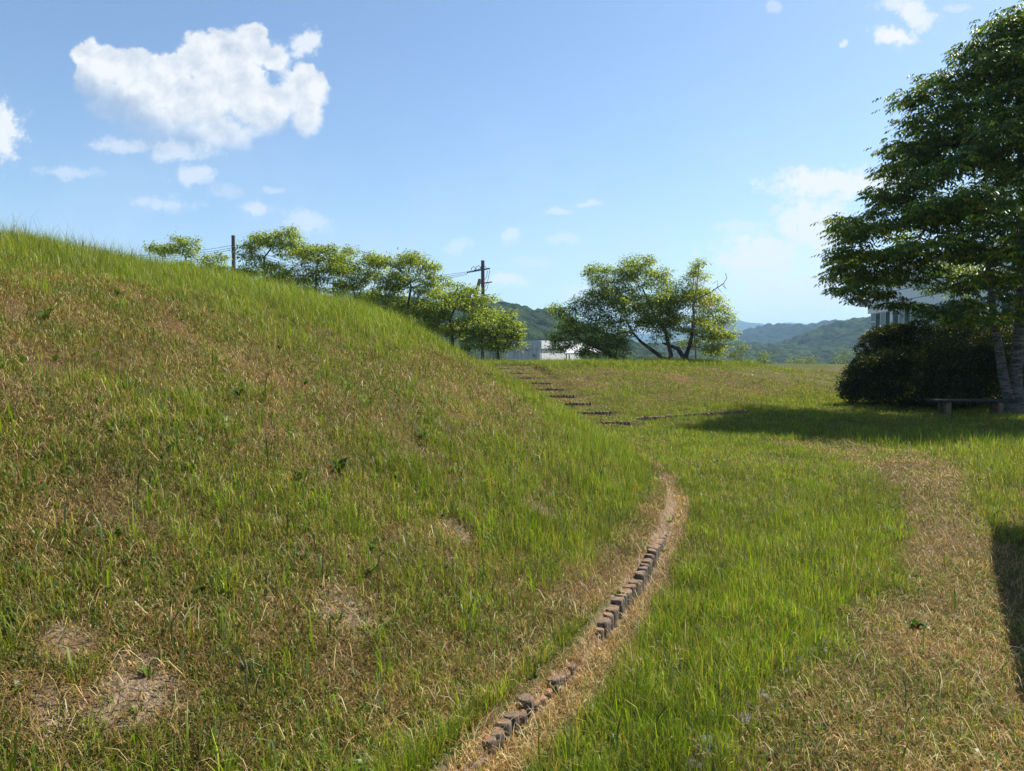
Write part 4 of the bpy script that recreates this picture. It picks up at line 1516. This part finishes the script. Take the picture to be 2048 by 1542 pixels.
# leaning brown stay post beside it
pb3 = pole_base(948, 65)
u3 = thing('stay_post', 'short brown post leaning against the pole with crossarms', 'post', pb3)
tp = P(960, 558, 65) - Vector(pb3)
bs = P(951, 592, 65) - Vector(pb3)
dirv = (tp - bs); bot = bs - dirv * (bs.z / dirv.z)
mb = MB(); mb.tube([tuple(bot), tuple(bs), tuple(tp)], [.19, .17, .15], 10); mb.build('post', M_poleb, u3)
mb = MB(); mb.tube([tuple(tp - Vector((0, 0, .35))), tuple(tp + Vector((.35, 0, -.25)))], .05, 8); mb.build('clamp', M_pole, u3)


def wire(label, a, b, sag, gname, mid=None):
    a, b = Vector(a), Vector(b)
    pts_ = []
    for i in range(25):
        t_ = i / 24
        p = a.lerp(b, t_)
        p.z -= sag * 4 * t_ * (1 - t_)
        pts_.append(p - a)
    mb = MB()
    mb.tube(pts_, .016, 5)
    o = mb.build('power_line', M_wire, smooth=True)
    o.location = a
    tag(o, label, 'power line', gname)


for k, (y1, y2, nm) in enumerate(((490, 543, 'top'), (495, 546, 'middle'), (499, 549, 'bottom'))):
    wire('%s cable of the three strung from the bare pole to the crossarm pole' % nm, P(477, y1, d1 - .1 + k * .1), P(938 - k * 2, y2, d2 - .3), 1.35 + .12 * k, 'cables between the two poles')
    wire('%s cable of the three leaving the bare pole towards the left' % nm, P(469, y1, d1 - .1 + k * .1), P(200, y1 + 20, 74), .35, 'cables left of the bare pole')

# ------------------------------------------------------------------ white shed beyond the crest
ds = 58.0
cS = P(1081, 723, ds)
gS = gz(cS.x, cS.y)
th = math.radians(48)
shd = thing('white_shed', 'low white flat-roofed shed beyond the crest, its left wall greyed for shade', 'shed', (cS.x, cS.y, gS))
zt = P(0, 681, ds).z - gS
zb = P(0, 697.5, ds).z - gS
# footprint: from the near corner, right face runs right-back, left face runs left-back
rd = Vector((math.cos(th), math.sin(th), 0)); ld = Vector((-math.cos(math.radians(42)), math.sin(math.radians(42)), 0))
WR, WL = 5.2, 3.6


def slab(mb, a, dirv, length, z0, z1, thick, outn, mi=0):
    a = Vector(a)
    q = [a, a + dirv * length, a + dirv * length - outn * thick, a - outn * thick]
    vs = [(p.x, p.y, z0) for p in q] + [(p.x, p.y, z1) for p in q]
    mb.add(vs, [(0, 1, 5, 4), (1, 2, 6, 5), (2, 3, 7, 6), (3, 0, 4, 7), (4, 5, 6, 7), (3, 2, 1, 0)], mi)


nR = Vector((rd.y, -rd.x, 0)); nL = Vector((-ld.y, ld.x, 0))
mb = MB(); slab(mb, (0, 0, 0), rd, WR, 0, zb, .15, nR); mb.build('right_wall', M_white, shd)
mb = MB()
npan = 9
for k in range(npan):
    slab(mb, ld * (WL * k / npan + .02) - nL * (0 if k % 2 else .012), ld, WL / npan - .03, 0, zb, .15, nL)
slab(mb, -nL * .05, ld, WL, 0, zb, .1, nL)
mb.build('left_wall', M_grey_shade, shd)  # white panels coloured darker as the side turned from the sun
mb = MB(); slab(mb, nR * .10, rd, WR + .1, zb + .003, zt, .25, nR); mb.build('parapet', M_white, shd)
mb = MB()
for k in range(14):
    slab(mb, ld * (WL * k / 14 + .01) + nL * (.10 if k % 2 else .085), ld, WL / 14 - .012, zb + .003, zt, .25, nL)
mb.build('parapet', M_grey_shade, shd)
mb = MB(); slab(mb, rd * WR, ld, WL, 0, zt - .2, .15, -nL); slab(mb, ld * WL, rd, WR, 0, zt - .2, .15, -nR); mb.build('back_wall', M_white, shd)
mb = MB()
q = [Vector((0, 0, 0)), rd * WR, rd * WR + ld * WL, ld * WL]
mb.add([(p.x, p.y, zt - .25) for p in q] + [(p.x, p.y, zt - .15) for p in q], [(0, 1, 5, 4), (1, 2, 6, 5), (2, 3, 7, 6), (3, 0, 4, 7), (4, 5, 6, 7), (3, 2, 1, 0)])
mb.build('roof', M_grey_shade, shd)
for (s_, py) in ((1.35, 699), (.62, 711)):
    pz = P(0, py, ds).z - gS
    c_ = ld * s_ + nL * .06
    mb = MB(); mb.tube([c_ + Vector((0, 0, pz)), c_ + nL * .06 + Vector((0, 0, pz))], .12, 12); mb.build('vent', M_greyd, shd)
# carport with a pale sloping roof
cP = P(1168, 723, 56)
cpz = gz(cP.x, cP.y)
cp = thing('carport', 'open carport with a bright sloping roof on thin posts beside the shed', 'carport', (cP.x, cP.y, cpz))
zl, zh = P(0, 706, 56).z - cpz, P(0, 697, 56).z - cpz
mb = MB()
a0, a1 = Vector((-1.0, -1.2, 0)), Vector((1.85, -1.0, 0))
mb.add([(-1.5, -1.2, zl), (1.95, -1.0, zl), (.9, 2.0, zh + .15), (-1.5, 2.0, zh + .15), (-1.5, -1.2, zl - .09), (1.95, -1.0, zl - .09), (.9, 2.0, zh + .06), (-1.5, 2.0, zh + .06)],
       [(0, 1, 2, 3), (7, 6, 5, 4), (0, 4, 5, 1), (1, 5, 6, 2), (2, 6, 7, 3), (3, 7, 4, 0)])
mb.build('roof', M_white, cp)
for (xx, yy) in ((-1.2, -1.0), (0.1, -.95), (1.6, -.85), (-1.2, 1.8), (.7, 1.8)):
    mb = MB(); mb.box((xx, yy, (zl - .1) / 2), (.08, .08, zl - .1)); mb.build('post', M_greyd, cp)

# white rail between dark posts under the trees by the pole
gp = P(966, 716, 40)
gr0 = gz(gp.x, gp.y)
gl_ = thing('guard_rail', 'pale rail on dark posts glimpsed under the trees left of the steps', 'rail', (gp.x, gp.y, gr0))
zr = P(0, 690, 40).z - gr0
mb = MB(); mb.box((-.1, 0, zr), (1.5, .05, .11), bev=.01); mb.build('rail', M_white, gl_)
for xx in (-.42, .42):
    mb = MB(); mb.box((xx, .06, zr / 2), (.10, .065, zr), bev=.008); mb.build('post', M_greyd, gl_)

# ------------------------------------------------------------------ white building at the right
D0 = 50.0
uc = uv_of(1735, 640)[0]
C0 = Vector((uc * D0, D0, 0))
wd_ = Vector((-.14, -1, 0)).normalized()          # along the wall, towards the viewer
on_ = Vector((-1, .14, 0)).normalized()           # outward normal (to the left)
zg = -1.5
bd = thing('white_building', 'two-storey white building with a band of upper windows behind the big tree', 'building', (C0.x, C0.y, zg))
zf = lambda py: P(0, py, D0).z - zg
WLEN = 30.0
ztop, zwt, zwb = zf(560), zf(628.5), zf(657)
bk = -on_


def wslab(a0_, a1_, z0, z1, out, thick, name, m_, par_=bd):
    mb = MB()
    a = wd_ * a0_ + on_ * out
    slab(mb, a, wd_, a1_ - a0_, z0, z1, thick, on_)
    return mb.build(name, m_, par_)


wall = MB()
slab(wall, on_ * 0, wd_, WLEN, 0, zwb - .18, .3, on_)
slab(wall, on_ * 0, wd_, WLEN, zwt + .02, ztop, .3, on_)
slab(wall, -on_ * .34, wd_, WLEN, zwb - .2, zwt + .04, .2, on_)
slab(wall, -on_ * .31, -on_ * 1.0, 12, 0, ztop, .3, -wd_)
slab(wall, wd_ * (WLEN - .3) - on_ * .31, -on_ * 1.0, 12, 0, ztop, .3, -wd_)
slab(wall, -on_ * 12.4, wd_, WLEN, 0, ztop, .3, on_)
wall.build('wall', M_white2, bd)
for zz_ in (zf(593.5), zf(612.7)):
    wslab(0, WLEN, zz_ - .018, zz_ + .018, .012, .02, 'siding_joint', M_greyd)
wslab(-.1, WLEN + .1, ztop, ztop + .25, .15, 12.6, 'roof', M_white2)
wslab(0, WLEN, zwb - .18, zwb - .06, .12, .45, 'sill_band', M_white2)
wslab(-.06, .6, zf(614), zf(601), .55, .5, 'gutter_box', M_grey_shade)
k = 0
s_ = .45
while s_ < WLEN - 4:
    f_ = thing('x', None, None) if False else None
    for j in range(4):
        a0_, a1_ = s_ + j * .9, s_ + j * .9 + .9
        fr = wslab(a0_, a1_ - .004, zwb - .05, zwt + .015, -.06, .06, 'window', M_frame)
        hz_ = [(zwb, zwt)] if (k + j) % 4 else [(zwb, zwb + .42 * (zwt - zwb)), (zwb + .46 * (zwt - zwb), zwt)]
        for (q0, q1) in hz_:
            wslab(a0_ + .05, a1_ - .05, q0 + .01, q1 - .03, -.055, .02, 'pane', M_glass if (k + j) % 2 else M_glass2, fr)
    wslab(s_ + 3.605, s_ + 3.995, zwb - .05, zwt + .015, -.02, .2, 'pillar', M_white2)
    s_ += 4.0
    k += 1

# ------------------------------------------------------------------ hills
def f_hill(c1, c2, c3, sc):
    def fn(N):
        o = N.n('ShaderNodeNewGeometry').outputs['Position']
        v = N.n('ShaderNodeTexVoronoi', feature='SMOOTH_F1', ins={'Vector': o, 'Scale': sc, 'Smoothness': .4})
        a = N.noise(o, sc * .5, 5.0, .6)
        b = N.noise(o, sc * 5, 4.0, .7)
        c = N.mix(N.ss(a, .38, .62), c1, c2)
        c = N.mix(N.m('MULTIPLY', N.ss(b, .45, .65), .6), c, c3)
        return pbr(N, c, .95, .05, N.m('ADD', N.m('MULTIPLY', v.outputs[0], -1.0), N.m('MULTIPLY', b, .4)), 1.0, 1.2 / sc * .6)
    return fn


M_hill_n = mat('woodland_near', f_hill((0.012, 0.026, 0.008), (0.035, 0.056, 0.015), (0.05, 0.072, 0.02), .18))
M_hill_f = mat('woodland_far', f_hill((0.008, 0.017, 0.008), (0.016, 0.028, 0.012), (0.02, 0.03, 0.012), .08))


def voro_crowns(x, y, cell, seed):
    """rounded tree crowns: height of the nearest random bump"""
    ix, iy = np.floor(x / cell), np.floor(y / cell)
    best = np.zeros(x.shape)
    for dx in (-1, 0, 1):
        for dy in (-1, 0, 1):
            cx_, cy_ = ix + dx, iy + dy
            jx = (cx_ + _h(cx_, cy_, seed)) * cell; jy = (cy_ + _h(cx_, cy_, seed + 1)) * cell
            hh_ = .55 + .9 * _h(cx_, cy_, seed + 2)
            q = 1 - ((x - jx) ** 2 + (y - jy) ** 2) / (cell * .78) ** 2
            best = np.maximum(best, np.sqrt(np.clip(q, 0, 1)) * hh_)
    return best


def hill(prof_px, dist, depth, res, cell, crown_h, m_, seed, base_z=-8, gully=.12):
    px_, py_ = np.array(prof_px, float).T
    u = (px_ - 1024) / F
    us = np.array([uv_of(a, b) for a, b in prof_px])
    x0, x1 = us[0, 0] * dist, us[-1, 0] * dist
    xs = np.arange(x0, x1, res); ys = np.arange(dist - depth, dist + depth * .7, res * 1.15)
    X, Y = np.meshgrid(xs, ys)
    ridge = np.interp(X / dist, us[:, 0], us[:, 1]) * dist + EYE
    k = (Y - dist) / np.where(Y < dist, depth, depth * .7)
    sh_ = np.cos(np.clip(k, -1, 1) * np.pi / 2) ** 1.15
    gul = (fbm(X / (dist * .06), Y / (dist * .16), seed, 4) - .5) * 2
    Z = base_z + (ridge - base_z) * sh_ * (1 + gully * gul * (1 - np.exp(-(k * 3.5) ** 2)))
    ee = np.clip(np.minimum((X - x0), (x1 - X)) / (.06 * (x1 - x0)), 0, 1)
    Z = Z + voro_crowns(X, Y, cell, seed) * crown_h - crown_h * .7
    Z = Z + (fbm(X / (cell * .3), Y / (cell * .3), seed + 5, 3) - .5) * crown_h * .6
    Z = base_z - 2 + (Z - base_z + 2) * ee
    n_y, n_x = X.shape
    I_ = np.arange(n_x * n_y).reshape(n_y, n_x)
    T_ = np.stack([I_[:-1, :-1].ravel(), I_[:-1, 1:].ravel(), I_[1:, 1:].ravel(), I_[1:, :-1].ravel()], 1)
    o = mesh_obj('hill', np.stack([X.ravel(), Y.ravel(), Z.ravel()], 1), T_, m_, smooth=False)
    tag(o, kind='structure')
    return o


hill([(560, 640), (650, 600), (720, 595), (790, 600), (880, 612), (985, 611), (1010, 613), (1035, 619), (1067, 627), (1095, 630), (1160, 654), (1240, 690), (1330, 725)], 430, 150, 1.4, 9, 4.6, M_hill_n, 3)
hill([(1000, 725), (1100, 700), (1200, 694), (1400, 690), (1490, 694), (1560, 697), (1590, 694), (1640, 668), (1686, 649), (1737, 641), (1800, 634), (1900, 632), (2050, 640), (2300, 660)], 700, 260, 2.4, 11, 6, M_hill_n, 13, gully=.2)
hill([(1180, 745), (1300, 722), (1380, 706), (1440, 680), (1484, 668), (1538, 653), (1574, 655), (1618, 655), (1660, 643), (1690, 649), (1737, 643), (1850, 640), (2050, 640)], 1400, 420, 5.0, 17, 9, M_hill_f, 23)
hill([(900, 712), (1050, 690), (1180, 680), (1300, 668), (1400, 648), (1458, 642), (1484, 645), (1529, 652), (1600, 668), (1700, 690)], 3300, 600, 16, 40, 10, M_hill_f, 33)
hill([(1400, 690), (1480, 668), (1550, 649), (1574, 646), (1630, 652), (1750, 655), (1900, 650), (2100, 640)], 4300, 700, 22, 50, 10, M_hill_f, 43)

# ------------------------------------------------------------------ haze
mb = MB()
mb.box((0, 2500, 105), (9000, 5700, 240))
hz = mb.build('haze', mat('haze_air', lambda N: N.n('ShaderNodeBsdfDiffuse').outputs[0]))
N = NT(hz.data.materials[0].node_tree)
vol = N.n('ShaderNodeVolumePrincipled', ins={'Color': (0.42, 0.70, 1.0, 1), 'Density': 0.00024, 'Anisotropy': 0.1})
N.n('ShaderNodeOutputMaterial', ins={'Volume': vol.outputs[0]})
tag(hz, 'thin blue summer haze over the far hills', 'haze', kind='stuff')
